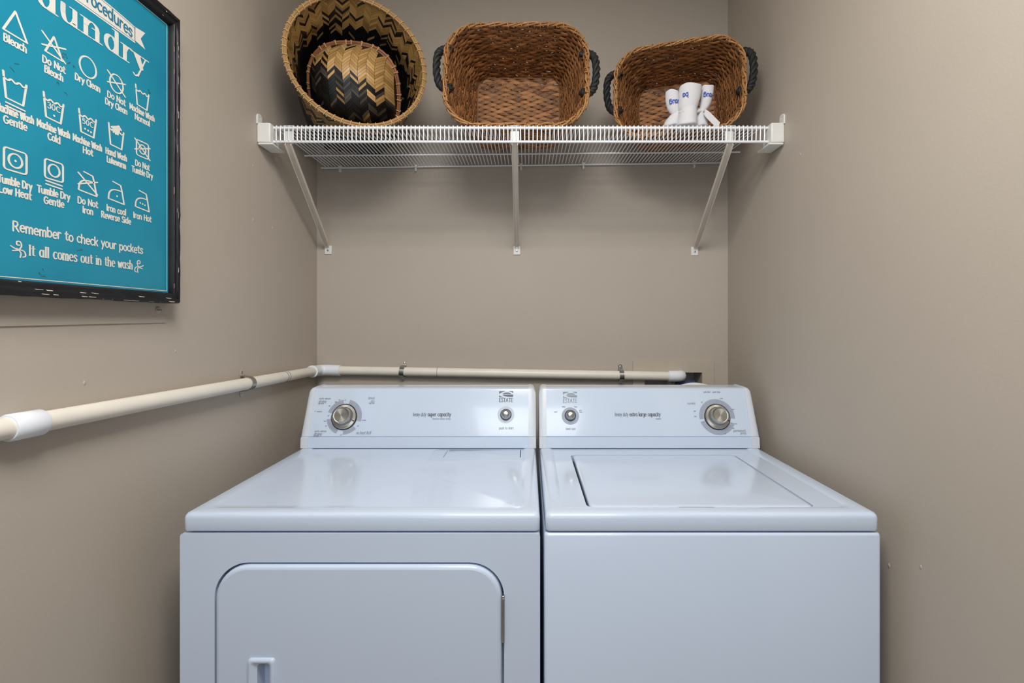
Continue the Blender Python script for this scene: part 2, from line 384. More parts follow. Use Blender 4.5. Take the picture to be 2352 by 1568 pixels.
# --- dryer (left)
DX0, DX1, YF0, YF1 = -.709, .0245, 1.0, 1.66
dry = thing('clothes_dryer', 'white front-loading clothes dryer, left of the two machines, with a rounded door', 'dryer', ((DX0+DX1)/2, 1.33, 0))
DD = (-.638, -.054, .20, .810)
out = [(DX0-.004, .02), (DX1, .02), (DX1, .8735), (DX0-.004, .8735)]
m = MB()
hole = rrect(DD[0]-.004, DD[1]+.005, DD[2]-.004, DD[3]+.0045, .071, 10)
orr = rrect(DX0-.004, DX1, .02, .8735, .006, 3)
m.plate(orr, [hole], lambda u, v: (u, .9985, v), (0, .028, 0))
cab = m.obj('cabinet', ['enamel'], dry, bevel=.0035, bseg=3, smooth=30)
m = MB(); m.box(DX0-.004, DX0+.004, 1.026, YF1, .02, .8735); m.box(DX1-.008, DX1, 1.026, YF1, .02, .8735); m.box(DX0+.004, DX1-.008, YF1-.008, YF1, .02, .8735); m.box(DX0+.004, DX1-.008, 1.026, YF1-.008, .02, .03)
m.box(DX0+.004, DX1-.008, 1.0275, 1.032, .03, .87)
m.obj('cabinet_sides', 'enamel', dry, smooth=0)
m = MB(); m.box(DX0+.01, DX1-.01, 1.012, 1.03, .8725, .8785); m.obj('lid_seam', 'gap_black', dry, smooth=0)
m = MB(); rg = slab_rings(DX0, DX1, YF0, YF1, cabinet_top(0, 0, 0)); m.loft(rg); m.obj('top_panel', 'enamel', dry, smooth=50)
# door with a hole for the pocket handle
HD = (-.567, -.517, .46, .621)
m = MB(); hh = rrect(HD[0]+.004, HD[1]-.004, HD[2]+.004, HD[3]-.004, .006, 4)
ir = rrect(DD[0]+.008, DD[1]-.008, DD[2]+.008, DD[3]-.008, .060, 10)
loops = [[Vector((u, v, 0)) for u, v in l] for l in (ir, hh)]
fl = [p for l in loops for p in l]; m.add([(p.x, .9925, p.y) for p in fl], tessellate_polygon(loops))
rr = []
for i, y in ((.008, .9925), (.0045, .9932), (.0018, .9952), (0, .999), (0, 1.022)):
    rr.append([(u, y, v) for u, v in rrect(DD[0]+i, DD[1]-i, DD[2]+i, DD[3]-i, .068-i, 10)])
m.loft(rr, False, True)
door = m.obj('door', 'enamel', dry, smooth=50)
m = MB(); k = lambda i, y: [(u, y, v) for u, v in rrect(HD[0]+i, HD[1]-i, HD[2]+i, HD[3]-i, .007, 4)]
k2 = lambda i, l, y: [(u, y, v) for u, v in rrect(HD[0]+i+l, HD[1]-i, HD[2]+i, HD[3]-i, .006, 4)]
m.loft([k(-.003, .9935), k(-.0025, .990), k(-.001, .9875), k(.002, .9865), k(.005, .987), k2(.0085, .003, .991), k2(.0095, .0065, .992), k2(.0105, .007, 1.018)], False, True)
m.obj('handle', 'enamel', door, smooth=40)
m = MB(); m.box(-.0535, -.0480, .990, 1.012, .655, .750); m.tube([(-.0508, .9915, .66), (-.0508, .9915, .745)], .0028, 8)
m.obj('hinge', 'steel', dry, bevel=.0008, label='dark metal door hinge')
# lint screen lid
m = MB(); m.loft(slab_rings(-.290, -.004, 1.372, 1.519, [(0, .9108, .02), (.002, .9117, .02), (.006, .9121, .018)])); m.obj('lint_surround', 'enamel', dry, smooth=50)
m = MB(); m.loft(slab_rings(-.246, -.024, 1.412, 1.512, [(0, .912, .004), (0, .9126, .004), (.002, .9132, .004)])); m.obj('lint_screen_lid', 'enamel', dry, smooth=50)
for xx in (-.2475, -.0230):
    m = MB(); m.box(xx-.0011, xx+.0011, 1.425, 1.506, .9112, .9129); m.obj('lid_slot', 'gap_black' if xx > -.1 else 'gray_print', dry, smooth=0)
cd_ = console(dry, DX0, DX1)
c = onface(791, 957)
ring_print(cd_, c, [(100, 165), (-16, 78), (188, 250), (-88, -42)], .0425, .0555, 'gray_print')
timer_knob(cd_, c)
dots(cd_, c, .049, [148, 141, 134, 127, 120, 113, 64, 48, 33, 14, 0, 198, 205, 212, 219, 226, 233, -52, -66, -76])
words(cd_, 'lettering', 733, 917, 'auto sense', .0085, 'ink_pale', .0005, shear=.2, width=.037)
words(cd_, 'lettering', 732, 924, 'drying', .0105, 'ink_pale', .0006, shear=.2, width=.024)
words(cd_, 'lettering', 731, 927.5, 'high heat', .0060, 'ink_pale', .0004, width=.018)
words(cd_, 'lettering', 722, 992, 'auto sense', .0085, 'ink_pale', .0005, shear=.2, width=.037)
words(cd_, 'lettering', 721, 999, 'drying', .0105, 'ink_pale', .0006, shear=.2, width=.024)
words(cd_, 'lettering', 720.5, 1002, 'low heat', .0060, 'ink_pale', .0004, width=.016)
words(cd_, 'lettering', 860, 916.5, 'timed', .0105, 'ink_pale', .0005, shear=.2, width=.021, align='r')
words(cd_, 'lettering', 860, 923.5, 'dry', .0105, 'ink_pale', .0005, shear=.2, width=.012, align='r')
words(cd_, 'lettering', 860, 927, 'high heat', .0060, 'ink_pale', .0004, width=.017, align='r')
words(cd_, 'lettering', 818, 997, 'no heat fluff', .0125, 'ink_pale', .0006, shear=.2, width=.046)
for px, py, s in ((772, 924, 'damp'), (780, 919, 'dry'), (793, 920, 'off'), (757, 933, 'dry'), (754, 956, 'off'), (746, 968, 'less'), (749, 979, 'dry'), (783, 1000, 'off'), (822, 979, 'off'), (836, 966, 'wrinkle')):
    words(cd_, 'dial_caption', px, py, s, .005, 'ink_pale', .00035, width=.0018*len(s), align='c')
m = MB(); c2 = onface(724, 944); f = facemap(c2, .0007); ink(m, [[(0, 0), (.0002, 0)]], .0012, .0012, f); ink(m, [[(.006, -.0004), (.022, -.0004)], [(.006, -.0026), (.022, -.0026)]], .0003, .0003, f); m.obj('indicator_mark', 'ink_gray', cd_, smooth=0, fix=False)
words(cd_, 'lettering', 948, 955.5, 'heavy duty', .0165, 'ink_gray', .00055, shear=.25, width=.042)
words(cd_, 'lettering', 982, 955.5, 'super capacity', .0165, 'ink_gray', .0010, serif=5, width=.074)
words(cd_, 'lettering', 1035, 963, 'moisture sensor drying', .0058, 'ink_pale', .0004, width=.058, align='r')
logo(cd_, 1162.5, 905.5, 'ink_gray')
c = onface(1162, 952); ring_print(cd_, c, [(0, 180), (180, 360)], .0178, .0268, 'pale_print'); small_knob(cd_, c, 'start_button')
words(cd_, 'lettering', 1163, 985.5, 'push to start', .0105, 'ink_pale', .0005, width=.046, align='c')

# --- washer (right)
WX0, WX1 = .035, .7215
wsh = thing('washing_machine', 'white top-loading washing machine, right of the two machines, with a flat lid', 'washer', ((WX0+WX1)/2, 1.33, 0))
m = MB(); m.loft([[(u, v, z) for u, v in rrect(WX0-.002+i, WX1+.003-i, .9985+i, YF1-i, .008)] for i, z in ((0, .02), (0, .868), (.0012, .8718), (.004, .8735))]); m.obj('cabinet', 'enamel', wsh, smooth=50)
m = MB(); m.box(WX0+.01, WX1-.01, 1.012, 1.03, .8725, .8785); m.obj('lid_seam', 'gap_black', wsh, smooth=0)
LX = (.1325, .613, 1.042, 1.453)
st = cabinet_top(0, 0, 0); m = MB(); rg = slab_rings(WX0, WX1, YF0, YF1, st); m.loft(rg, True, False)
lh = rrect(LX[0]-.0068, LX[1]+.0018, LX[2]-.0012, LX[3]+.0008, .016, 6)
notch = []
for u, v in lh:
    notch.append((u, v))
# widen the front edge of the opening into a finger notch
fi = [i for i, (u, v) in enumerate(lh) if v < LX[2]-.0011]
a_, b_ = (.305, .415)
ins = [(a_+(b_-a_)*t/12, LX[2]-.0012-.0105*math.sin(PI*t/12)**2) for t in range(13)]
notch = lh[:fi[0]+1]+ins+lh[fi[0]+1:] if lh[fi[0]][0] < .3 else lh
inner = [(u, v) for u, v, z in rg[-1]]
loops = [[Vector((u, v, 0)) for u, v in l] for l in (inner, notch)]
m.add([(p.x, p.y, .9114) for l in loops for p in l], tessellate_polygon(loops))
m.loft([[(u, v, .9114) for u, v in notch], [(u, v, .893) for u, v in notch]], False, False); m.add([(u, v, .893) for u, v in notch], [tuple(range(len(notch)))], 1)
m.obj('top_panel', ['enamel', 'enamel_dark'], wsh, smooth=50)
m = MB(); m.loft(slab_rings(LX[0], LX[1], LX[2], LX[3], [(.002, .895, .014), (0, .899, .014), (0, .9085, .014), (.0015, .9108, .014), (.006, .9122, .013), (.012, .9126, .01)])); m.obj('lid', 'enamel', wsh, smooth=50)
m = MB(); nl = [(.318+.084*t/12, 1.0418-.0098*math.sin(PI*t/12)**1.3) for t in range(13)]; m.add([(u, v, .9117) for u, v in nl]+[(u, v, .9095) for u, v in nl], [tuple(range(13)), tuple(range(25, 12, -1))]); m.obj('notch_shade', 'enamel_dark', wsh, smooth=0)  # flat dark lens at the lid front, the scoop's shade put in as colour
cw = console(wsh, WX0, WX1)
c = onface(1647, 957)
ring_print(cw, c, [(-6, 188), (196, 338)], .0425, .0565, 'gray_print'); timer_knob(cw, c)
dots(cw, c, .049, [182, 172, 162, 152, 142, 66, 20, 200, 238, 322, 314, 304, 296])
c2 = onface(1310, 955); ring_print(cw, c2, [(0, 180), (180, 360)], .0178, .0275, 'gray_print'); small_knob(cw, onface(1310, 954), 'load_size_knob')
logo(cw, 1309, 907, 'ink_pale')
words(cw, 'lettering', 1311, 987, 'load size', .0105, 'ink_pale', .0005, width=.030, align='c')
words(cw, 'lettering', 1412, 955.5, 'heavy duty', .0165, 'ink_gray', .00055, shear=.25, width=.0425)
words(cw, 'lettering', 1446, 955.5, 'extra large capacity', .0165, 'ink_gray', .0010, serif=5, width=.0985)
words(cw, 'lettering', 1519, 963, 'washer', .0058, 'ink_pale', .0004, width=.017, align='r')
words(cw, 'lettering', 1635, 901.5, 'pull start   push stop', .0066, 'ink_pale', .00045, width=.053, align='c')
words(cw, 'lettering', 1588, 928.5, 'normal', .0105, 'ink_pale', .0005, width=.025, align='c', track=12)
words(cw, 'lettering', 1699, 991.5, 'permanent', .0105, 'ink_pale', .0005, width=.039, align='c', track=10)
words(cw, 'lettering', 1714, 997, 'press', .0105, 'ink_pale', .0005, width=.018, align='r', track=10)
for px, py, s in ((1657, 916, 'rinse'), (1684, 941, 'spin'), (1612, 925, 'off'), (1596, 945, 'more'), (1597, 957, 'less'), (1690, 974, 'more'), (1684, 984, 'less'), (1666, 997, 'off'), (1276, 947, 'small'), (1295, 935, 'medium'), (1322, 935, 'large'), (1333, 943, 'extra'), (1334, 947, 'large')):
    words(cw, 'dial_caption', px, py, s, .005, 'ink_pale', .00035, width=.0018*len(s), align='c')
m = MB(); m.tube(spline([(.50, 1.70, .98), (.515, 1.70, 1.06), (.545, 1.70, 1.080), (.59, 1.70, 1.084), (.635, 1.70, 1.07), (.655, 1.70, 1.02), (.66, 1.70, .94)], 6), .012, 12); m.obj('supply_hose', 'bracket_white', wsh)

# ------------------------------------------------------------------ outlet box in the back wall
ob = thing('outlet_box', 'beige recessed washing machine outlet box in the back wall above the washer', 'outlet box', (.55, YB, 1.07))
m = MB(); m.plate(rrect(.401, .7105, .945, 1.160, .004, 2), [rrect(HX[0]+.003, HX[1]-.003, HX[2]+.003, HX[3]-.003, .002, 1)], lambda u, v: (u, YB-.007, v), (0, .0068, 0)); m.obj('frame', 'box_paint', ob, bevel=.0015, smooth=30)
m = MB(); t = .0025; x0, x1, z0, z1 = HX[0]+.0005, HX[1]-.0005, HX[2]+.0005, HX[3]-.0005
m.box(x0, x0+t, YB, YB+.085, z0, z1); m.box(x1-t, x1, YB, YB+.085, z0, z1); m.box(x0, x1, YB, YB+.085, z1-t, z1); m.box(x0, x1, YB, YB+.085, z0, z0+t); m.box(x0, x1, YB+.085, YB+.0875, z0, z1); m.obj('recess', 'box_inside', ob, smooth=0)
m = MB(); T = Matrix.Translation((.610, YB+.012, 1.070))
m.loft([[T @ Vector((x, .011*math.cos(a), .0075*math.sin(a)*(1 if x < 0 else 1.15)+.003*math.sin(9*a))) for a in [2*PI*i/20 for i in range(20)]] for x in (-.040, -.036, -.01, .008, .022, .030, .033)])
v = m.obj('valve_handle', 'valve_blue', ob, label='dark blue ribbed valve handle')
m = MB(); m.tube([(.610, YB+.03, .99), (.610, YB+.03, 1.062)], .011, 14); m.tube([(.610, YB+.03, 1.062), (.610, YB+.012, 1.066)], .006, 10); m.obj('valve_body', 'steel', ob)

# ------------------------------------------------------------------ PVC pipe along two walls
RP = .0167; XP, YP = XL+RP+.003, YB-RP-.003
zl = lambda y: 1.1255+(1.851-y)*.0175
zb = lambda x: 1.1255-(x+.79)*.0172
pip = thing('pvc_pipe', 'long cream plastic pipe running along the left and back walls', 'pipe', (XP, YP, 1.12))
m = MB(); m.tube([(XP, YF+.02, zl(YF+.02)), (XP, 1.80, zl(1.80))], RP, 24); m.obj('pipe_run', 'pvc_cream', pip)
m = MB(); m.tube([(-.745, YP, zb(-.745)), (-.345, YP, zb(-.345))], RP, 24); m.obj('pipe_run', 'pvc_cream', pip)
m = MB(); m.tube([(-.3425, YP, zb(-.3425)), (.545, YP, zb(.545))], RP, 24); m.obj('pipe_run', 'pvc_cream', pip)
m = MB(); m.tube([(-.350, YP, zb(-.35)), (-.340, YP, zb(-.34))], RP*.93, 24); m.obj('pipe_joint', 'box_inside', pip)
m = MB(); e = [(XP, 1.786, zl(1.786)), (XP, 1.815, zl(1.815))]+[(XP+.028-.028*math.cos(t), 1.823+.028*math.sin(t), 1.1257) for t in [PI/2*i/8 for i in range(9)]]+[(-.712, YP, zb(-.712))]
m.tube(e, .0205, 24); m.tube([(XP, 1.782, zl(1.782)), (XP, 1.790, zl(1.79))], .0222, 24); m.obj('corner_elbow', 'pvc_white', pip, label='white corner elbow')
m = MB(); m.tube([(XP, .7385, zl(.7385)), (XP, .742, zl(.742)), (XP, .788, zl(.788)), (XP, .7905, zl(.7905))], [.0195, .0212, .0212, .0195], 24); m.obj('coupling', 'pvc_white', pip, label='white straight coupling')
m = MB(); z_ = zb(.55); e = [(.532, YP, zb(.532)), (.560, YP, z_)]+[(.560+.026*math.sin(t), YP+.026*(1-math.cos(t)), z_) for t in [PI/2*i/8 for i in range(1, 9)]]+[(.586, YP+.055, z_)]
m.tube(e, .0205, 24); m.obj('end_elbow', 'pvc_white', pip, label='white end elbow')
m = MB(); m.tube([(.548, YB+.03, 1.0), (.548, YB+.03, 1.078), (.556, YB+.03, 1.082)], .012, 16); m.obj('tail_pipe', 'box_inside', pip)
for i, (y0, y1) in enumerate(((1.576, 1.580), (1.590, 1.594))):
    m = MB(); m.tube([(XP, y0, zl(y0)), (XP, y1, zl(y1))], RP+.0003, 24); m.obj('pipe_mark', 'ink_pale', pip)
m = MB(); f = lambda u, v: (XP+(RP+.0004)*math.cos(v), u, zl(u)+(RP+.0004)*math.sin(v)); ink(m, [[(.752, -.45), (.768, -.45)]], .0012, .02, f); m.obj('coupling_mark', 'ink_pale', pip, smooth=0, fix=False)

def pipe_strap(label, loc, rz, tilt, painted):
    r = thing('pipe_strap', label, 'pipe strap', loc, Matrix.Rotation(rz, 3, 'Z') @ Matrix.Rotation(tilt, 3, 'Y'), 'metal straps holding the pipe', world=False)
    R = RP+.0012; w = .0085; wy = RP+.0024
    m = MB(); pr = [(wy, R+.004), (.004, R+.0015)]+[(-R*math.cos(t), R*math.sin(t)) for t in [math.radians(75-150*i/14) for i in range(15)]]+[(.004, -R-.0015), (wy, -R-.004)]
    rings = []
    for (y, z), q in zip(pr, range(len(pr))):
        nx = Vector((0, y, z)).normalized()*.0014
        rings.append([(-w, y, z), (-w*.4, y-nx.y*-.6, z+nx.z*.6), (w*.4, y-nx.y*-.6, z+nx.z*.6), (w, y, z), (w, y+nx.y*1.0, z+nx.z*1.0), (-w, y+nx.y*1.0, z+nx.z*1.0)])
    m.loft(rings); m.obj('band', 'steel', r, smooth=40)
    for s in (1, -1):
        m = MB(); lp = [(-w, s*(R+.001)), (w, s*(R+.001))]+[(w*math.cos(t), s*(.0315+w*math.sin(t))) for t in [PI*i/8 for i in range(9)]]
        hl = [(.0022*math.cos(2*PI*i/10), s*.031+.0022*math.sin(2*PI*i/10)) for i in range(10)]
        m.plate(lp, [hl], lambda u, v: (u, wy-.0012, v), (0, .0012, 0)); tb = m.obj('tab', 'box_paint' if (painted and s > 0) or painted == 2 else 'steel', r, smooth=30)
        m = MB(); m.lathe([(.0042, -.001), (.004, .0006), (.0022, .0018), (.0004, .002)], 14, T=Matrix.Translation((0, wy-.001, s*.031)) @ Matrix.Rotation(PI/2, 4, 'X')); sc_ = m.obj('screw', 'steel', tb)
        m = MB()
    return r
pipe_strap('metal pipe strap with painted tabs on the left wall', (XP, 1.378, zl(1.378)), PI/2, 0, 2)
pipe_strap('shiny metal pipe strap on the back wall above the dryer', (-.4776, YP, zb(-.4776)), 0, .10, 1)
pipe_strap('shiny metal pipe strap on the back wall beside the outlet box', (.3537, YP, zb(.3537)), 0, -.02, 0)

# ------------------------------------------------------------------ wire shelf
YS, ZS = 1.4724, 1.899
shf = thing('wire_shelf', 'white wire shelf on the back wall carrying four baskets', 'shelf', (0, 1.66, ZS))
zback = lambda x: 1.9095+x*.0131
m = MB(); yb = 1.861
m.tube([(0, yb-YS, 0), (0, .006, 0), (0, .002, -.0012), (0, 0, -.005), (0, 0, -.047)], .0019, 6)
proto = m.obj('deck_wire', 'wire_vinyl', shf, fix=False)
x = -.7735; first = True
while x < .722:
    o = proto if first else proto.copy()
    if not first: COL.objects.link(o); attach(o, shf)
    o.location = (x, YS, ZS+.002); o.rotation_euler = (math.atan2(zback(x)-ZS, yb-YS), 0, random.uniform(-.0012, .0012))
    first = False; x += .01272
m = MB(); m.tube([(-.79, YS+.006, ZS-.004), (.75, YS+.006, ZS-.004)], .0044, 12); m.obj('front_rail', 'wire_vinyl', shf)
m = MB(); m.tube([(-.79, YS+.005, ZS-.046), (.75, YS+.005, ZS-.046)], .0040, 12); m.obj('lip_rail', 'wire_vinyl', shf)
m = MB(); zm = lambda x: ZS+(zback(x)-ZS)*.64-.0045; m.tube([(-.790, 1.722, zm(-.79)), (.748, 1.722, zm(.748))], .0028, 10); m.obj('middle_rail', 'wire_vinyl', shf)
m = MB(); m.tube([(-.790, yb, zback(-.79)-.004), (.742, yb, zback(.742)-.004)], .0030, 10); m.obj('back_rail', 'wire_vinyl', shf)
for px, py in ((781, 381), (955, 380), (1197, 378), (1340, 375), (1595, 370)):
    p = at(px, py, yb); m = MB(); z = zback(p.x)-.004
    m.box(p.x-.006, p.x+.006, yb-.004, YB, z-.003, z+.008); m.box(p.x-.0035, p.x+.0035, yb-.0045, YB, z-.016, z-.003); m.obj('wall_clip', 'bracket_white', shf, bevel=.0015)
for s, xw in ((1, XL), (-1, XR)):
    m = MB(); a, b = sorted((xw, xw+s*.040))
    m.box(a, b, 1.455, 1.51, ZS-.056, ZS+.004); e_ = m.obj('end_bracket', 'bracket_white', shf, bevel=.004, bseg=3)
    m = MB(); a, b = sorted((xw+s*.004, xw+s*.047)); m.box(a, b, 1.4545, 1.53, ZS-.062, ZS-.057); m.obj('bracket_lip', 'bracket_white', e_, bevel=.0012)
    m = MB(); m.plate([(1.452, ZS), (1.476, ZS)]+[(1.464+.012*math.cos(t), ZS+.022+.010*math.sin(t)) for t in [PI*i/8 for i in range(9)]], [[(1.464+.003*math.cos(-2*PI*i/8), ZS+.020+.004*math.sin(-2*PI*i/8)) for i in range(8)]], lambda u, v: (xw+s*.005, u, v), (-s*.0045, 0, 0)); m.obj('screw_tab', 'bracket_white', e_, smooth=30)
def brace(xt, xb, zb_):
    top = Vector((xt, YS+.006, ZS-.050)); bot = Vector((xb, YB-.006, zb_))
    d = bot-top; L = d.length; ez = d.normalized(); ex = Vector((1, 0, 0)); ex = (ex-ez*ex.dot(ez)).normalized(); ey = ez.cross(ex)
    T = Matrix.Translation(top) @ Matrix((ex, ey, ez)).transposed().to_4x4(); w = .0092
    u = [(-w, .009), (-w, -.0015), (-w+.002, -.003), (w-.002, -.003), (w, -.0015), (w, .009), (w-.0016, .009), (w-.0016, -.0012), (-w+.0016, -.0012), (-w+.0016, .009)]
    ww = lambda k: [(a*k, b*(1 if k > .8 else .6)) for a, b in u]
    m = MB(); m.loft([[T @ Vector((a, b, z)) for a, b in ww(k)] for z, k in ((0, 1), (L*.9, 1), (L*.955, .95), (L, .45))]); br = m.obj('support_brace', 'brace_paint', shf, smooth=40)
    m = MB(); m.box(xb-.0135, xb+.0135, YB-.004, YB-.0002, zb_-.030, zb_+.004); fp = m.obj('foot_plate', 'bracket_white', br, bevel=.0025, bseg=3)
    m = MB(); m.lathe([(.004, 0), (.0036, .0015), (.0004, .0022)], 12, T=Matrix.Translation((xb, YB-.004, zb_-.015)) @ Matrix.Rotation(PI/2, 4, 'X')); m.obj('screw', 'steel', br)
    m = MB(); m.box(xt-.0135, xt+.0135, YS+.0115, YS+.0130, ZS-.050, ZS+.001); m.box(xt-.0145, xt+.0145, YS+.0022, YS+.0135, ZS+.0012, ZS+.0028); m.obj('hook_clip', 'bracket_white', br, bevel=.0006)
for xt, xb, z in ((-.727, -.766, 1.597), (-.0405, -.0430, 1.595), (.6120, .638, 1.592)): brace(xt, xb, z)

# ------------------------------------------------------------------ bamboo baskets
def superring(a, pw, n):
    out = []
    for i in range(n):
        t = 2*PI*i/n; c, s_ = math.cos(t), math.sin(t); r = (abs(c)**pw+abs(s_)**pw)**(-1/pw)
        out.append((a*r*c, a*r*s_))
    return out
def bamboo(root, R, H, base, nu, hrow, colfn, mats, shear=(0, 0), pw0=4.0, bulge=.0, rimmats=('rim_tan', 'tie_light'), ties=46, seed=1, basecol=0):
    rnd = random.Random(seed)
    def P(u, t, off=0):
        t_ = max(0, min(1, t)); ang = 2*PI*u; pw = pw0+(2-pw0)*min(1, t_*1.4)
        rb = base+(R-base)*(t_**.85)+bulge*math.sin(PI*t_)
        if t_ < .1: rb -= (1-t_/.1)**2*.012
        c, s_ = math.cos(ang), math.sin(ang); r = rb*(abs(c)**pw+abs(s_)**pw)**(-1/pw)+off
        return Vector((r*c+shear[0]*(1-t_), r*s_+shear[1]*(1-t_), t_*H))
    m = MB(); nv = int(H/hrow)+1; wcol = 2*PI*R/nu; zig = wcol*.95
    cols = {}
    for c in range(nu):
        for r in range(-2, nv+1):
            t = (r+.5)*hrow/H
            if (c, r) not in cols: cols[(c, r)] = colfn(c, r, t, rnd, cols, nu)
            mi = cols[(c, r)]
            u0, u1 = (c+.002)/nu, (c+.998)/nu; up = c % 2 == 0
            z0, z1 = (0, zig) if up else (zig, 0)
            lo, hi = r*hrow+hrow*.04, (r+1)*hrow-hrow*.04
            if hi+max(z0, z1) < 0 or lo+min(z0, z1) > H: continue
            lift = rnd.uniform(.0003, .0012); ia, ib = [], []
            for k in range(3):
                q = k/2; u = u0+(u1-u0)*q; z = z0+(z1-z0)*q; tl = .0005*(1-2*q)*(1 if up else -1)
                for e in (lo, hi):
                    ia.append(P(u, (e+z)/H, lift+tl+.0005)); ib.append(P(u, (e+z)/H, -lift+tl-.0005))
            vs = ia+ib; fs = [(0, 2, 3, 1), (2, 4, 5, 3), (6, 7, 9, 8), (8, 9, 11, 10), (0, 1, 7, 6), (4, 10, 11, 5), (0, 6, 8, 2), (2, 8, 10, 4), (1, 3, 9, 7), (3, 5, 11, 9)]
            m.add(vs, fs, mi)
    o = m.obj('woven_wall', mats, root, smooth=0, fix=False); o['kind'] = 'stuff'
    m = MB(); n = 48; m.loft([[P(i/n, t) for i in range(n)] for t in [k/8 for k in range(9)]], False, False); m.obj('liner', mats[basecol], root)
    # woven base
    m = MB(); n = 14; s_ = 2*base*.98/n
    for i in range(n):
        for j in range(n):
            x0, y0 = -base*.98+i*s_, -base*.98+j*s_
            cx, cy = x0+s_/2, y0+s_/2
            if (abs(cx)**pw0+abs(cy)**pw0)**(1/pw0) > base*.96: continue
            k = .0012 if (i+j) % 2 else -.0002; g = .0006
            ex, ey = (s_*.5+.004, s_*.5-g) if (i+j) % 2 else (s_*.5-g, s_*.5+.004)
            m.box(cx-ex+shear[0], cx+ex+shear[0], cy-ey+shear[1], cy+ey+shear[1], k, k+.0014, basecol if rnd.random() < .9 else 0)
    b_ = m.obj('woven_base', mats, root, smooth=0, fix=False); b_['kind'] = 'stuff'
    # rim hoop with wrapped ties
    m = MB(); n = 72
    sec = lambda off, r, z: [P(i/n, 1, off)+Vector((0, 0, z)) for i in range(n)]
    m.tube(sec(.0032, 0, -.004), .0036, 8, closed=True); m.tube(sec(-.0032, 0, -.004), .0036, 8, closed=True); m.tube(sec(0, 0, .000), .0022, 8, closed=True)
    hoop = m.obj('rim_hoop', rimmats[0], root)
    m = MB()
    for i in range(ties):
        u = i/ties; du = .35/ties; pts = []
        for a in range(9):
            an = 2*PI*a/8; q = u+du*a/8
            pts.append(P(q, 1, .0080*math.cos(an))+Vector((0, 0, -.004+.0072*math.sin(an))))
        m.tube(pts, .0015, 5)
    m.obj('rim_binding', rimmats[1], hoop)
MB_T = ['bamboo_tan', 'bamboo_black', 'bamboo_light', 'bamboo_gray']
def big_col(c, r, t, rnd, cols, nu):
    if t < .50: return 1 if rnd.random() < .975 else 0
    if t < .74:
        p = .90-(t-.50)*3.2
        return 1 if rnd.random() < p else 0
    if rnd.random() < .075:
        cols[((c+1) % nu, r)] = 1
        return 1
    return 1 if rnd.random() < .03 else 0
nb = Vector((.393, -.918, .075)).normalized()
big = thing('bamboo_basket', 'large round tan and black woven bamboo basket lying open at left on the shelf', 'basket', Vector((-.523, 1.5, 2.113))-nb*.30, frame3(nb, (0, 0, 1)), world=False)
bamboo(big, .204, .30, .135, 56, .0095, big_col, MB_T, shear=(0, -.036), ties=52, seed=4, basecol=1)
ns = Vector((-.10, .93, .34)).normalized(); RC = Vector((-.585, 1.645, 2.083))
sm = thing('bamboo_basket', 'small black and tan herringbone bamboo basket tipped inside the large round one', 'basket', RC-ns*.150, frame3(ns, (0, 0, 1)), world=False)
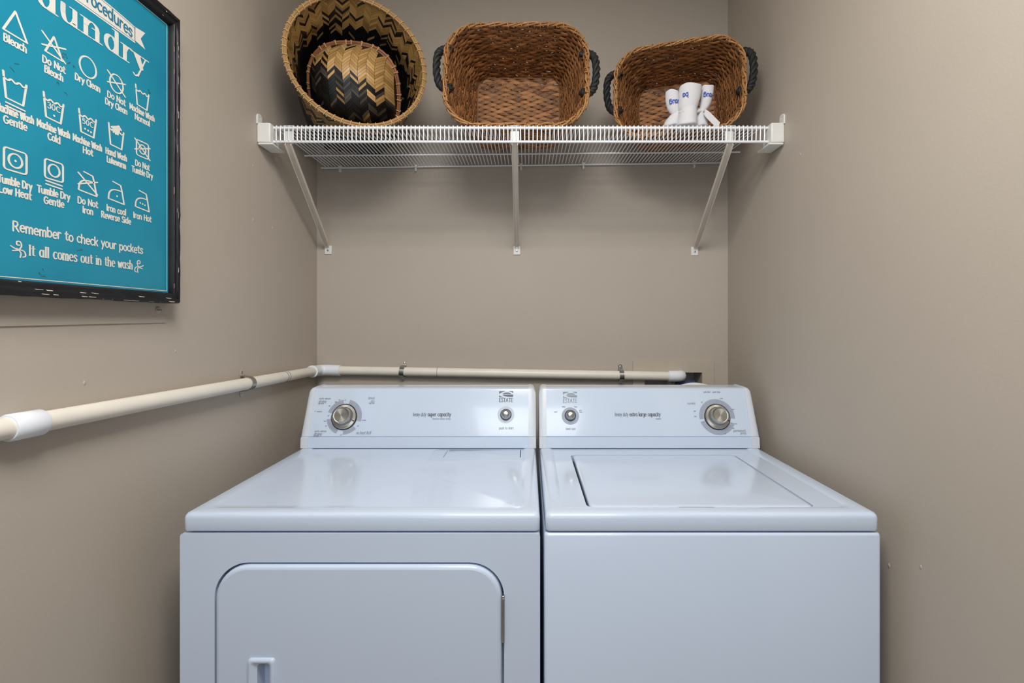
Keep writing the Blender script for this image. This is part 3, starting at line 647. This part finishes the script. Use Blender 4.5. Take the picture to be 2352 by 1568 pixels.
def bowl(root, R, H, mats, seed):
    rnd = random.Random(seed); m = MB(); pw = 2.6; ex = 3.6
    def P(x, y, off=0):
        r = (abs(x)**pw+abs(y)**pw)**(1/pw); q = max(r, 1e-6); k = min(1, r/R)
        t = k*1.0; ring = R*(1-(1-t)**1.0); z = H*t**ex
        # pull the plan outline towards a circle at the rim
        c = math.hypot(x, y); rr_ = r+(c-r)*t**3 if c > 0 else 0
        if c > 1e-6: s_ = r/c*(1-t**6)+t**6*(r/c)
        else: s_ = 1
        return Vector((x, y, z-off))
    wc, h = .0225, .0098; nc = int(2*R/wc)+2
    for c in range(-nc//2, nc//2+1):
        for r in range(-int(R/h)-4, int(R/h)+4):
            up = c % 2 == 0; zig = wc*.9
            x0, x1 = c*wc+.0004, (c+1)*wc-.0004; z0, z1 = (0, zig) if up else (zig, 0)
            lo, hi = r*h+.0004, (r+1)*h-.0004; cx, cy = (x0+x1)/2, (lo+hi+zig)/2
            if max((abs(x)**pw+abs(y)**pw)**(1/pw) for x, y in ((x0, lo+z0), (x1, lo+z1), (x0, hi+z0), (x1, hi+z1))) > R*1.06: continue
            v = cy-.45*cx-.006; e = rnd.uniform(-.018, .018)
            if v+e > .030: mi = 2 if rnd.random() < .93 else 1
            elif v+e > .004: mi = rnd.choice((1, 3, 1, 3, 2, 1))
            else: mi = 1 if rnd.random() < .7 else 3
            if v < 0 and rnd.random() < .035: mi = 0
            tl = .0010*(1 if up else -1); lf = rnd.uniform(.0004, .0014); A, B = [], []
            def Q(x, y, off):
                r_ = (abs(x)**pw+abs(y)**pw)**(1/pw); s_ = min(1, R*.995/max(r_, 1e-6)); return P(x*s_, y*s_, off)
            for k in range(4):
                q = k/3; x = x0+(x1-x0)*q; z = z0+(z1-z0)*q; tt = tl*(1-2*q)
                for e_ in (lo, hi): A.append(Q(x, e_+z, lf+tt+.0006)); B.append(Q(x, e_+z, -lf+tt-.0006))
            n = 8; fs = [(2*i, 2*i+1, 2*i+3, 2*i+2) for i in range(3)]+[(n+2*i, n+2*i+2, n+2*i+3, n+2*i+1) for i in range(3)]+[(2*i, 2*i+2, n+2*i+2, n+2*i) for i in range(3)]+[(2*i+1, n+2*i+1, n+2*i+3, 2*i+3) for i in range(3)]+[(0, n, n+1, 1), (6, 7, n+7, n+6)]
            m.add(A+B, fs, mi)
    o = m.obj('woven_bowl', mats, root, smooth=0, fix=False); o['kind'] = 'stuff'
    m = MB(); N = 56
    outl = [superring(1, pw, N)[i] for i in range(N)]
    m.loft([[P(a*R*k, b*R*k, -.0012) for a, b in outl] for k in [.02]+[j/14 for j in range(1, 15)]], True, False); m.obj('liner', 'bamboo_black', root)
    m = MB(); sec = lambda k, z: [Vector((a*R*k, b*R*k, H+z)) for a, b in outl]
    m.tube(sec(1.03, -.003), .0052, 8, closed=True); m.tube(sec(.985, -.003), .0044, 8, closed=True); hoop = m.obj('rim_hoop', 'rim_brown', root)
    m = MB(); T_ = 34
    for i in range(T_):
        a, b = outl[int(i*N/T_)]; m.tube([Vector((a*R*(1.008+.062*math.cos(2*PI*k/8)), b*R*(1.008+.062*math.cos(2*PI*k/8)), H-.003+.0075*math.sin(2*PI*k/8)))+Vector((-b, a, 0))*.004*k/8 for k in range(9)], .0016, 5)
    m.obj('rim_binding', 'tie_light', hoop)
bowl(sm, .143, .150, MB_T, 9)

# ------------------------------------------------------------------ seagrass baskets
def rr_pt(s, a, b, r):
    """point and outward normal at arc fraction s of a rounded rectangle a x b (half sizes)"""
    La, Lb, Lc = 2*(a-r), 2*(b-r), PI/2*r; tot = 2*La+2*Lb+4*Lc; d = (s % 1)*tot
    for ln, kind, q in ((Lb, 'l', 0), (Lc, 'c', 0), (La, 'l', 1), (Lc, 'c', 1), (Lb, 'l', 2), (Lc, 'c', 2), (La, 'l', 3), (Lc, 'c', 3)):
        if d <= ln or (kind == 'c' and q == 3):
            rot = q*PI/2; hx, hy = ((a, b), (b, a), (a, b), (b, a))[q]
            if kind == 'l': p = (hx, -(hy-r)+d); n = (1, 0)
            else:
                t = d/r; p = (hx-r+r*math.cos(t), hy-r+r*math.sin(t)); n = (math.cos(t), math.sin(t))
            c, s_ = math.cos(rot), math.sin(rot)
            return Vector((p[0]*c-p[1]*s_, p[0]*s_+p[1]*c, 0)), Vector((n[0]*c-n[1]*s_, n[0]*s_+n[1]*c, 0))
        d -= ln
def leaf(m, p0, p1, n, r, bend, mi=0, rnd=random, tw=0):
    """one seagrass strand float: a bowed spindle from p0 to p1"""
    d = p1-p0; L = d.length; t = d/L; b = t.cross(n).normalized(); rings = []
    for q, k in ((0, .5), (.2, .85), (.5, 1), (.8, .85), (1, .5)):
        c = p0+d*q+n*(bend*math.sin(PI*q)-.0015)+b*(tw*(q-.5))
        rings.append([c+(b*math.cos(2*PI*j/5)*r*1.25+n*math.sin(2*PI*j/5)*r*.62)*k for j in range(5)])
    m.loft(rings, True, True, mi=mi)
def rope(m, path, r, strands=3, turns=5):
    pts = [Vector(p) for p in spline(path, 8)]; n = len(pts)
    for s_ in range(strands):
        q = []
        N = None
        for i, p in enumerate(pts):
            t = (pts[min(i+1, n-1)]-pts[max(i-1, 0)]).normalized()
            if N is None: N = t.orthogonal().normalized()
            N = (N-t*N.dot(t)).normalized(); B = t.cross(N); a = 2*PI*(s_/strands+turns*i/n)
            q.append(p+(N*math.cos(a)+B*math.sin(a))*r*.60)
        m.tube(q, r*.55, 8)
def seagrass(label, ctr, nrm_, up, seed, K=1.0, hoff=(.02, .02)):
    rnd = random.Random(seed); SA, SB, BA, BBH, SH = .2185*K, .163*K, .150*K, .130*K, .225*K
    n_ = Vector(nrm_).normalized()
    root = thing('seagrass_basket', label, 'basket', Vector(ctr)-n_*SH, frame3(n_, up), 'brown seagrass baskets with black rope handles', world=False)
    m = MB(); rows = int(SH/.0086)
    dim = lambda t: (BA+(SA-BA)*t**.9, BBH+(SB-BBH)*t**.9, .045*K+.058*K*t)
    for k in range(rows):
        t = (k+.5)/rows; a, b, r = dim(t); per = 4*(a+b)-8*r+2*PI*r; n = int(per/.0225)//2*2
        for i in range(n):
            ln = rnd.uniform(.95, 1.2)
            p0, n0 = rr_pt((i+.5-ln)/n, a, b, r); p1, n1 = rr_pt((i+.5+ln)/n, a, b, r)
            inn = (i+k) % 2
            nrm = (n0+n1).normalized()*(-1 if inn else 1); z = Vector((0, 0, t*SH+rnd.uniform(-.0012, .0012)))
            leaf(m, p0+z, p1+z, nrm, rnd.uniform(.0046, .0060), rnd.uniform(.0045, .0075), rnd=rnd, tw=rnd.uniform(-.006, .006))
    o = m.obj('woven_wall', 'seagrass', root, smooth=60, fix=False); o['kind'] = 'stuff'
    m = MB(); nr = int(2*BBH/.0088)
    for k in range(nr):
        y = -BBH+(k+.5)*2*BBH/nr; hw = BA-max(0, abs(y)-(BBH-.04))*.8; n = int(2*hw/.0225)
        for i in range(n):
            x = -hw+(i+.5)*2*hw/n; ln = rnd.uniform(.019, .025); inn = (i+k) % 2
            nrm = Vector((0, 0, 1 if inn else -1))
            leaf(m, Vector((x-ln, y+rnd.uniform(-.002, .002), .001)), Vector((x+ln, y+rnd.uniform(-.001, .001), .001)), nrm, rnd.uniform(.0042, .0056), rnd.uniform(.005, .0075), tw=rnd.uniform(-.006, .006))
    o = m.obj('woven_base', 'seagrass', root, smooth=60, fix=False); o['kind'] = 'stuff'
    m = MB(); m.tube([rr_pt(i/48, BA-.006, BBH-.006, .012)[0]+Vector((0, 0, .005+.0012*math.sin(i*1.7))) for i in range(48)], .0032, 6, closed=True); m.obj('base_border', 'seagrass', root)
    m = MB(); N = 260
    for s_ in range(3):
        q = []
        for i in range(N):
            p, n = rr_pt(i/N, SA, SB, .103*K); a = 2*PI*(s_/3+12*i/N)+.5*math.sin(i*.23+s_)
            q.append(p+n*(.0046*math.cos(a))+Vector((0, 0, SH+.002+.0042*math.sin(a)+.0012*math.sin(i*.31))))
        m.tube(q, [.0028+.0008*math.sin(i*.9+s_)*rnd.random() for i in range(N)], 6, closed=True)
    for i in range(64):                                             # strands folded over the rim
        u = (i+rnd.uniform(-.3, .3))/64; du = rnd.uniform(-.006, .006); p0, n0 = rr_pt(u, SA, SB, .103*K); p1, n1 = rr_pt(u+du, SA, SB, .103*K); w_ = rnd.uniform(.006, .0085)
        m.tube([p0-n0*w_+Vector((0, 0, SH-.012)), p0-n0*w_*.9+Vector((0, 0, SH+.002)), (p0+p1)/2+Vector((0, 0, SH+.0085)), p1+n1*w_*.9+Vector((0, 0, SH+.002)), p1+n1*w_+Vector((0, 0, SH-.012))], [.0012, .002, .0022, .002, .0012], 5)
    m.obj('braided_rim', 'seagrass_rim', root)['kind'] = 'stuff'
    for s_, ho in ((1, hoff[1]), (-1, hoff[0])):
        m = MB(); X = s_*SA; z = SH-.020; h = .064
        rope(m, [(X-s_*.016, h-.006+ho, z), (X-s_*.002, h+.002+ho, z), (X+s_*.016, h-.004+ho, z+.002), (X+s_*.027, h-.022+ho, z+.005), (X+s_*.030, ho, z+.007), (X+s_*.024, -h+.022+ho, z+.005), (X+s_*.013, -h+.004+ho, z+.002), (X-s_*.002, -h-.002+ho, z), (X-s_*.016, -h+.006+ho, z)], .0112, 3, 5.5)
        m.obj('rope_handle', 'rope_black', root, label='black twisted rope handle')
    return root
seagrass('brown woven seagrass basket lying open in the middle of the shelf, empty', (-.037, 1.500, 2.068), (-.013, -.995, .09), (0, 0, 1), 3, 1.0, (.032, .014))
seagrass('brown woven seagrass basket at right on the shelf holding white rolled cloths', (.4825, 1.572, 2.063), (-.268, -.962, .05), (-.01, 0, 1), 5, .908, (.020, .034))

# ------------------------------------------------------------------ bundle of rolled cloths in the right basket
YR = 1.525
bun = thing('cloth_bundle', 'white rolled cloths with blue lettering tied by a ribbon, before the right basket', 'cloth bundle', at(1580, 296, YR))
def roll(prof, y0, name='rolled_cloth', depth=.8, seed=0):
    """prof: list of (px, py, half width px) down the roll"""
    rnd = random.Random(seed); m = MB(); k = YR/FPX; pr = spline([(a, b, c) for a, b, c in prof], 4); rings = []; n = 28
    for a, b, c in pr:
        ctr = at(a, b, y0); w = c*y0/FPX
        rings.append([ctr+Vector((w*math.cos(2*PI*i/n)*(1+.025*math.sin(5*2*PI*i/n+b*.05)), w*depth*math.sin(2*PI*i/n), .0015*math.sin(3*2*PI*i/n+seed))) for i in range(n)])
    m.loft(rings, True, True); return m.obj(name, 'cloth_white', bun, smooth=50)
roll([(1543, 211, 11), (1543.5, 210, 14), (1544, 216, 15.5), (1545, 235, 15.5), (1548, 253, 13.5), (1553, 263, 10), (1558, 270, 7)], YR-.002, seed=1)
roll([(1586, 199, 16), (1586, 198, 23), (1585.5, 204, 25), (1584, 225, 24.5), (1581, 244, 22), (1580, 252, 20), (1580, 256, 17)], YR-.020, seed=2)
roll([(1625, 201, 9), (1625.5, 199, 13), (1625, 206, 13.8), (1623, 225, 13.2), (1618, 246, 11), (1612, 258, 7)], YR-.004, seed=3)
roll([(1580, 250, 17), (1579.5, 255, 20), (1578, 268, 22), (1577, 282, 23), (1576, 291, 24), (1576, 293.5, 21)], YR-.016, name='cloth_skirt', seed=4, depth=1.15)
roll([(1558, 258, 10), (1550, 268, 13), (1544, 280, 16.5), (1541, 291, 18), (1541, 294, 14)], YR+.002, name='cloth_skirt', seed=5, depth=1.1)
roll([(1602, 255, 10), (1606, 268, 14), (1609, 282, 16), (1610, 292, 16), (1610, 294.5, 12)], YR+.004, name='cloth_skirt', seed=6, depth=1.1)
def cloth_text(s, px, py, hw, y0, em, width, rot, depth=.8, axis=None):
    c = at(px, py, y0); k = hw*y0/FPX; cx_ = at(axis or px, py, y0).x; du_ = c.x-cx_; m = MB(); rt = math.radians(rot)
    def f(u, v):
        a = max(-1.4, min(1.4, (u+du_)/k)); return (cx_+k*1.035*math.sin(a), y0-k*depth*1.035*math.cos(a)-.0003, c.z+v)
    lines = [[(-x, -y) for x, y in q] for q in text2d(s, em, align='c', width=width, serif=0)]
    lines = [[(x*math.cos(rt)-y*math.sin(rt), x*math.sin(rt)+y*math.cos(rt)) for x, y in q] for q in lines]
    ink(m, lines, .0013, .0012, f); m.obj('lettering', 'ink_blue', bun, smooth=0, fix=False)
cloth_text('laug', 1544.5, 235, 15.6, YR-.002, .0200, .031, 8)
cloth_text('laug', 1623, 219, 13.5, YR-.004, .0200, .030, 0)
cloth_text('ba', 1568, 221, 24.7, YR-.020, .0200, .018, 0, axis=1584)
m = MB(); a = [at(px, py, YR-.026+dy) for px, py, dy in ((1620, 250, 0), (1630, 257, -.002), (1645, 272, -.006), (1654, 281, -.008))]
b = [at(px, py, YR-.030+dy) for px, py, dy in ((1617, 262, 0), (1622, 270, -.004), (1636, 284, -.008), (1649, 295, -.012))]
vs = []; 
for p, q in zip(a, b): vs += [p, q, p+Vector((0, .0012, .0004)), q+Vector((0, .0012, .0004))]
fs = []
for i in range(3):
    o = i*4; fs += [(o, o+4, o+5, o+1), (o+2, o+3, o+7, o+6), (o, o+2, o+6, o+4), (o+1, o+5, o+7, o+3)]
fs += [(0, 1, 3, 2), (12, 14, 15, 13)]
m.add(vs, fs); m.obj('ribbon_tail', 'cloth_white', bun, smooth=40)
m = MB(); m.tube([at(px, py, YR-.020+d) for px, py, d in ((1556, 259, .018), (1563, 258, -.008), (1572, 257, -.021), (1581, 256.5, -.024), (1591, 257, -.020), (1601, 257, -.006), (1611, 256, .012))], .0035, 8); m.obj('ribbon_tie', 'cloth_white', bun)

# ------------------------------------------------------------------ framed sign on the left wall
PX = XL+.020; FX = XL+.036
pic = thing('framed_sign', 'framed blue laundry symbols sign in a black distressed frame on the left wall', 'sign', (XL, .875, 1.665))
FY0, FY1, FZ0, FZ1 = .662, 1.088, 1.348, 1.981; FW = .018
prof = [(0, XL+.0035), (0, FX-.006), (.002, FX-.001), (.004, FX), (.007, FX-.001), (.008, FX-.004), (.0105, FX-.005), (.014, FX-.004), (.0165, FX-.007), (FW, PX+.001), (FW, XL+.0035)]
cor = [(FY0, FZ0, 1, 1), (FY1, FZ0, -1, 1), (FY1, FZ1, -1, -1), (FY0, FZ1, 1, -1)]
rndf = random.Random(5)
for i in range(4):
    (y0, z0, a0, b0), (y1, z1, a1, b1) = cor[i], cor[(i+1) % 4]; m = MB(); rings = []; N = 26
    for k in range(N+1):
        t = k/N; r = []
        wob = [rndf.uniform(-.0009, .0009) if 0 < k < N else 0 for _ in prof]
        for (ins, xx), wv in zip(prof, wob):
            ya, za = y0+a0*ins, z0+b0*ins*1.28; yb_, zb2 = y1+a1*ins, z1+b1*ins*1.28
            r.append((xx+(wv if xx > PX else 0)*.6, ya+(yb_-ya)*t+(wv if i % 2 and ins < .004 else 0), za+(zb2-za)*t+(wv if i % 2 == 0 and ins < .004 else 0)))
        rings.append(r)
    m.loft(rings, True, True)
    fr = m.obj('frame_rail', 'frame_black', pic, smooth=50)
    # worn chips where the paint is rubbed off the ridges
    m = MB()
    for _ in range(24):
        t = rndf.uniform(.02, .98); ins, xx = rndf.choice(((.0005, FX-.0045), (.0022, FX-.0006), (.0073, FX-.0018), (.0078, FX-.0038), (.0158, FX-.0058))); L = rndf.uniform(.001, .009); w_ = rndf.uniform(.0003, .0009)
        ya, za = y0+a0*ins, z0+b0*ins*1.28; yb_, zb2 = y1+a1*ins, z1+b1*ins*1.28; T = (yb_-ya, zb2-za); D = math.hypot(*T)
        c = (ya+T[0]*t, za+T[1]*t); ux, uz = T[0]/D, T[1]/D
        m.add([(xx+.0013, c[0]-ux*L-uz*w_, c[1]-uz*L+ux*w_), (xx+.0013, c[0]+ux*L-uz*w_*.4, c[1]+uz*L+ux*w_*.4), (xx+.0013, c[0]+ux*L+uz*w_, c[1]+uz*L-ux*w_), (xx+.0013, c[0]-ux*L*.6+uz*w_, c[1]-uz*L*.6-ux*w_)], [(0, 1, 2, 3)])
    m.obj('worn_chips', 'frame_chip', fr, smooth=0, fix=False)['kind'] = 'stuff'
m = MB(); m.box(XL+.004, PX, FY0+.014, FY1-.014, FZ0+.014, FZ1-.014); m.obj('print_panel', 'teal_print', pic, smooth=0)
fp = lambda u, v: (PX+.0004, u, v)
BY0, BY1, BZ0, BZ1 = .684, 1.066, 1.3745, 1.956
m = MB(); ink(m, [[(BY0, BZ0), (BY1, BZ0), (BY1, BZ1), (BY0, BZ1), (BY0, BZ0)]], .0007, .0007, fp); m.obj('border_line', 'print_white', pic, smooth=0, fix=False)
# banner
m = MB(); bl = lambda y: 1.8665+.000*(y-.875); bt = lambda y: 1.906-.65*(y-.875)**2
ys = [.770+(.980-.770)*i/14 for i in range(15)]
fill(m, [(y, bl(y)) for y in ys]+[(y, bt(y)) for y in ys[::-1]], fp)
fill(m, [(.9785, 1.872), (1.0055, 1.868), (.994, 1.884), (1.0055, 1.902), (.9785, 1.899)], fp); fill(m, [(.7715, 1.872), (.7715, 1.899), (.7445, 1.902), (.756, 1.884), (.7445, 1.868)], fp)
bn = m.obj('banner', 'print_white', pic, smooth=0, fix=False)
m = MB(); fq = lambda u, v: (PX+.0008, u, v-.6*(u-.875)**2)
ink(m, text2d('Procedures', .0285, .9725, 1.8795, 'r', width=.113), .0016, .0014, fq); ink(m, [[(y, bl(y)+.0035) for y in ys], [(y, bt(y)-.003) for y in ys]], .0003, .0003, lambda u, v: (PX+.0007, u, v)); m.obj('banner_lettering', 'banner_teal', bn, smooth=0, fix=False)
# heavy title letters
ZT = 1.8185
for ch, y0, y1 in (('L', .732, .777), ('a', .781, .8190), ('u', .8205, .8590), ('n', .8625, .9040), ('d', .9055, .9450), ('r', .9470, .9780), ('y', .9725, 1.0145)):
    em = .058 if ch != 'L' else .062
    q = text2d(ch, em, y0+.0045, ZT+.0010, width=(y1-y0)-.008, serif=11)
    m = MB()
    if ch == 'y':
        Y0, Y1 = y0+.002, y1-.002; mid = (Y0+Y1)/2
        fz = lambda u, v: (PX+.0009, u, v)
        fill(m, [(Y0-.001, ZT+.029), (Y0+.017, ZT+.029), (mid+.007, ZT+.004), (mid-.001, ZT-.001)], fz); fz2 = lambda u, v: (PX+.0010, u, v); fill(m, [(Y1-.008, ZT+.029), (Y1-.0045, ZT+.029), (mid-.006, ZT-.016), (mid-.0105, ZT-.016)], fz2)
        ink(m, [[(Y0-.003, ZT+.0285), (Y0+.020, ZT+.0285)], [(Y1-.014, ZT+.0285), (Y1+.001, ZT+.0285)], spline([(mid-.008, ZT-.013), (mid-.013, ZT-.0165), (mid-.018, ZT-.013)])], .0022, .0011, fp)
    else: ink(m, q, .0046, .0010, fp)
    m.obj('title_letter', 'print_white', pic, smooth=0, fix=False)
# care symbols
NB = .0014
def tub(): return [[(-.0175, .022), (-.0135, -.017), (.0115, -.0185), (.0165, .016)], spline([(-.0165, .0125), (-.011, .0105), (-.006, .014), (0, .0105), (.006, .014), (.011, .0105), (.0165, .0125)], 4)]
def cross(w=.02, h=.016): return [[(-w, h), (w, -h)], [(-w, -h*.35), (w, h*.55)]]
def square(a=.0165): return [rrect(-a, a, -a, a, .004, 3)+[rrect(-a, a, -a, a, .004, 3)[0]]]
def iron(): return [spline([(-.018, -.015), (-.0165, -.004), (-.010, .003), (0, .0055), (.012, .0055)], 4), [(-.018, -.015), (.0175, -.018)], [(.0175, -.018), (.0125, .0055), (.0095, .0165), (-.008, .0195)]]
bars = lambda z, w=.0135: [[(-w, z), (w, z-.0015)], [(-w, z-.0055), (w, z-.007)]]
dot = lambda *p: [[(x, y), (x+.0001, y)] for x, y in p]
tri = [[(0, .021), (-.0175, -.016), (.0175, -.0175), (0, .021)]]
cols_ = [.751, .8122, .8748, .9355, .9985]
DIG = {(1, 1): '30C', (2, 1): '50C'}
def digits(s, z): return text2d(s, .0125, 0, z, 'c', width=.0225)
icons = [
 (0, 0, tri, (), ['Bleach'], [.034]), (1, 0, [[(x*.85, y*.85) for x, y in tri[0]]]+cross(), (), ['Do Not', 'Bleach'], [.039, .032]), (2, 0, [arc(0, 0, .0165, .018, 0, 360, 24)], (), ['Dry Clean'], [.050]),
 (3, 0, [arc(0, 0, .015, .017, 0, 360, 24)]+cross(), (), ['Do Not', 'Dry Clean'], [.041, .050]), (4, 0, tub(), (), ['Machine Wash', 'Normal'], [.064, .039]),
 (0, 1, [[(x, y+.003) for x, y in q] for q in tub()]+bars(-.021), (), ['Machine Wash', 'Gentle'], [.056, .035]), (1, 1, tub(), dot((0, -.010)), ['Machine Wash', 'Cold'], [.0565, .022]),
 (2, 1, tub(), dot((-.006, -.009), (0, -.010), (.006, -.0105)), ['Machine Wash', 'Hot'], [.0575, .020]), (3, 1, [tub()[0], [(-.0155, .0125), (-.012, .011)], spline([(.004, .011), (.008, .0125), (.011, .010), (.016, .0125)], 3)], (), ['Hand Wash', 'Lukewarm'], [.048, .043]),
 (4, 1, square(.0155)+[arc(0, 0, .0085, .009, 0, 360, 18)]+cross(.0195, .016), (), ['Do Not', 'Tumble Dry'], [.037, .054]),
 (0, 2, square()+[arc(0, 0, .010, .0105, 0, 360, 20)], dot((0, 0)), ['Tumble Dry', 'Low Heat'], [.050, .048]), (1, 2, [[(x, y+.004) for x, y in square(.0155)[0]], arc(0, .004, .0095, .010, 0, 360, 20)]+bars(-.016), (), ['Tumble Dry', 'Gentle'], [.056, .035]),
 (2, 2, iron()+cross(.019, .015), (), ['Do Not', 'Iron'], [.040, .021]), (3, 2, iron(), dot((.001, -.006)), ['Iron cool', 'Reverse Side'], [.044, .067]), (4, 2, iron(), dot((-.006, -.005), (0, -.006), (.006, -.007)), ['Iron Hot'], [.046]),
]
for c, r, ln, dt, cap, wd in icons:
    y0, z0 = cols_[c], (1.763, 1.6595, 1.554)[r]; f = lambda u, v, y0=y0, z0=z0: (PX+.0004, y0+u, z0+v)
    m = MB(); ink(m, ln, NB*1.3, NB*.85, f)
    if dt: ink(m, dt, .0019, .0019, f)
    if (c, r) in DIG: ink(m, digits(DIG[(c, r)], -.001), .0009, .0007, f)
    if (c, r) == (3, 1):
        for q in ([(.006, .024), (.002, .019)], [(.002, .022), (-.011, .0165)], [(.002, .020), (-.011, .011)], [(.003, .018), (-.007, .0085)], [(.004, .017), (-.002, .007)], [(.006, .017), (.0025, .0075)], [(.005, .022), (.006, .016)], [(.004, .024), (.010, .019)]): ink(m, [q], .0022, .0018, f)
    m.obj('care_symbol', 'print_white', pic, smooth=0, fix=False)
    m = MB()
    for i, (s_, w_) in enumerate(zip(cap, wd)):
        ink(m, text2d(s_, .0155, 0, (-.0335, -.0375, -.0385)[r]-.0152*i, 'c', width=w_, jit=.4), .00128, .00105, f)
    m.obj('caption', 'print_white', pic, smooth=0, fix=False)
m = MB(); ink(m, text2d('Remember to check your pockets', .0205, .873, 1.4460, 'c', width=.2525, jit=.5), .00135, .0012, fp); m.obj('slogan', 'print_white', pic, smooth=0, fix=False)
m = MB(); ink(m, text2d('It all comes out in the wash', .0230, .8725, 1.4115, 'c', width=.202, serif=5, track=8), .00150, .0006, fp); m.obj('slogan', 'print_white', pic, smooth=0, fix=False)
for y0, s_ in ((.7560, 1), (.9890, -1)):
    f = lambda u, v, y0=y0, s_=s_: (PX+.0004, y0+u*s_, 1.4195+v)
    m = MB(); ink(m, [spline([(-.012, .003), (-.006, .000), (0, -.001), (.004, .005), (.002, .011), (-.003, .011), (-.003, .006), (.001, .006)], 4), spline([(-.003, .000), (.003, -.006), (.002, -.013)], 4), spline([(.0, -.001), (.008, -.003), (.010, -.010), (.006, -.012)], 4), spline([(-.009, -.004), (-.004, -.003), (.001, -.002)], 3)], .0012, .0009, f); m.obj('flourish', 'print_white', pic, smooth=0, fix=False)
# scuffs on the print
m = MB(); rs = random.Random(8)
for cy_, cz_, n in ((.838, 1.748, 7), (.826, 1.70, 2), (.756, 1.70, 2), (1.02, 1.79, 2), (.80, 1.395, 3), (.86, 1.43, 1)):
    for _ in range(n):
        a, b = cy_+rs.uniform(-.012, .012), cz_+rs.uniform(-.014, .014); ink(m, [spline([(a, b), (a+rs.uniform(-.004, .004), b+rs.uniform(-.002, .004)), (a+rs.uniform(-.007, .007), b+rs.uniform(-.006, .006))], 3)], .00028, .00028, fp)
m.obj('scuff_marks', 'enamel_dark', pic, smooth=0, fix=False)

# ------------------------------------------------------------------ painted cover panel below the sign
pan = thing('access_panel', 'flat painted cover panel on the left wall below the framed sign', 'wall panel', (XL, .8, 1.4))
m = MB(); m.add([(XL+.0025, y, z) for y, z in ((.60, 1.297), (1.087, 1.3055), (1.087, 1.51), (.60, 1.51))]+[(XL, y, z) for y, z in ((.60, 1.297), (1.087, 1.3055), (1.087, 1.51), (.60, 1.51))], [(0, 1, 2, 3), (4, 7, 6, 5), (0, 4, 5, 1), (1, 5, 6, 2), (2, 6, 7, 3), (3, 7, 4, 0)])
m.obj('plate', 'wall_paint', pan, smooth=0)
m = MB(); m.lathe([(.0075, 0), (.0072, .0015), (.005, .0032), (.0004, .0038)], 20, T=Matrix.Translation((XL+.0025, 1.0635, 1.333)) @ Matrix.Rotation(PI/2, 4, 'Y')); s_ = m.obj('screw', 'wall_paint', pan)
m = MB(); m.box(XL+.0045, XL+.0068, 1.0575, 1.0695, 1.3323, 1.3337); m.obj('screw_slot', 'gap_black', s_, smooth=0)

for o in bpy.data.objects:
    if '_w' in o: del o['_w']
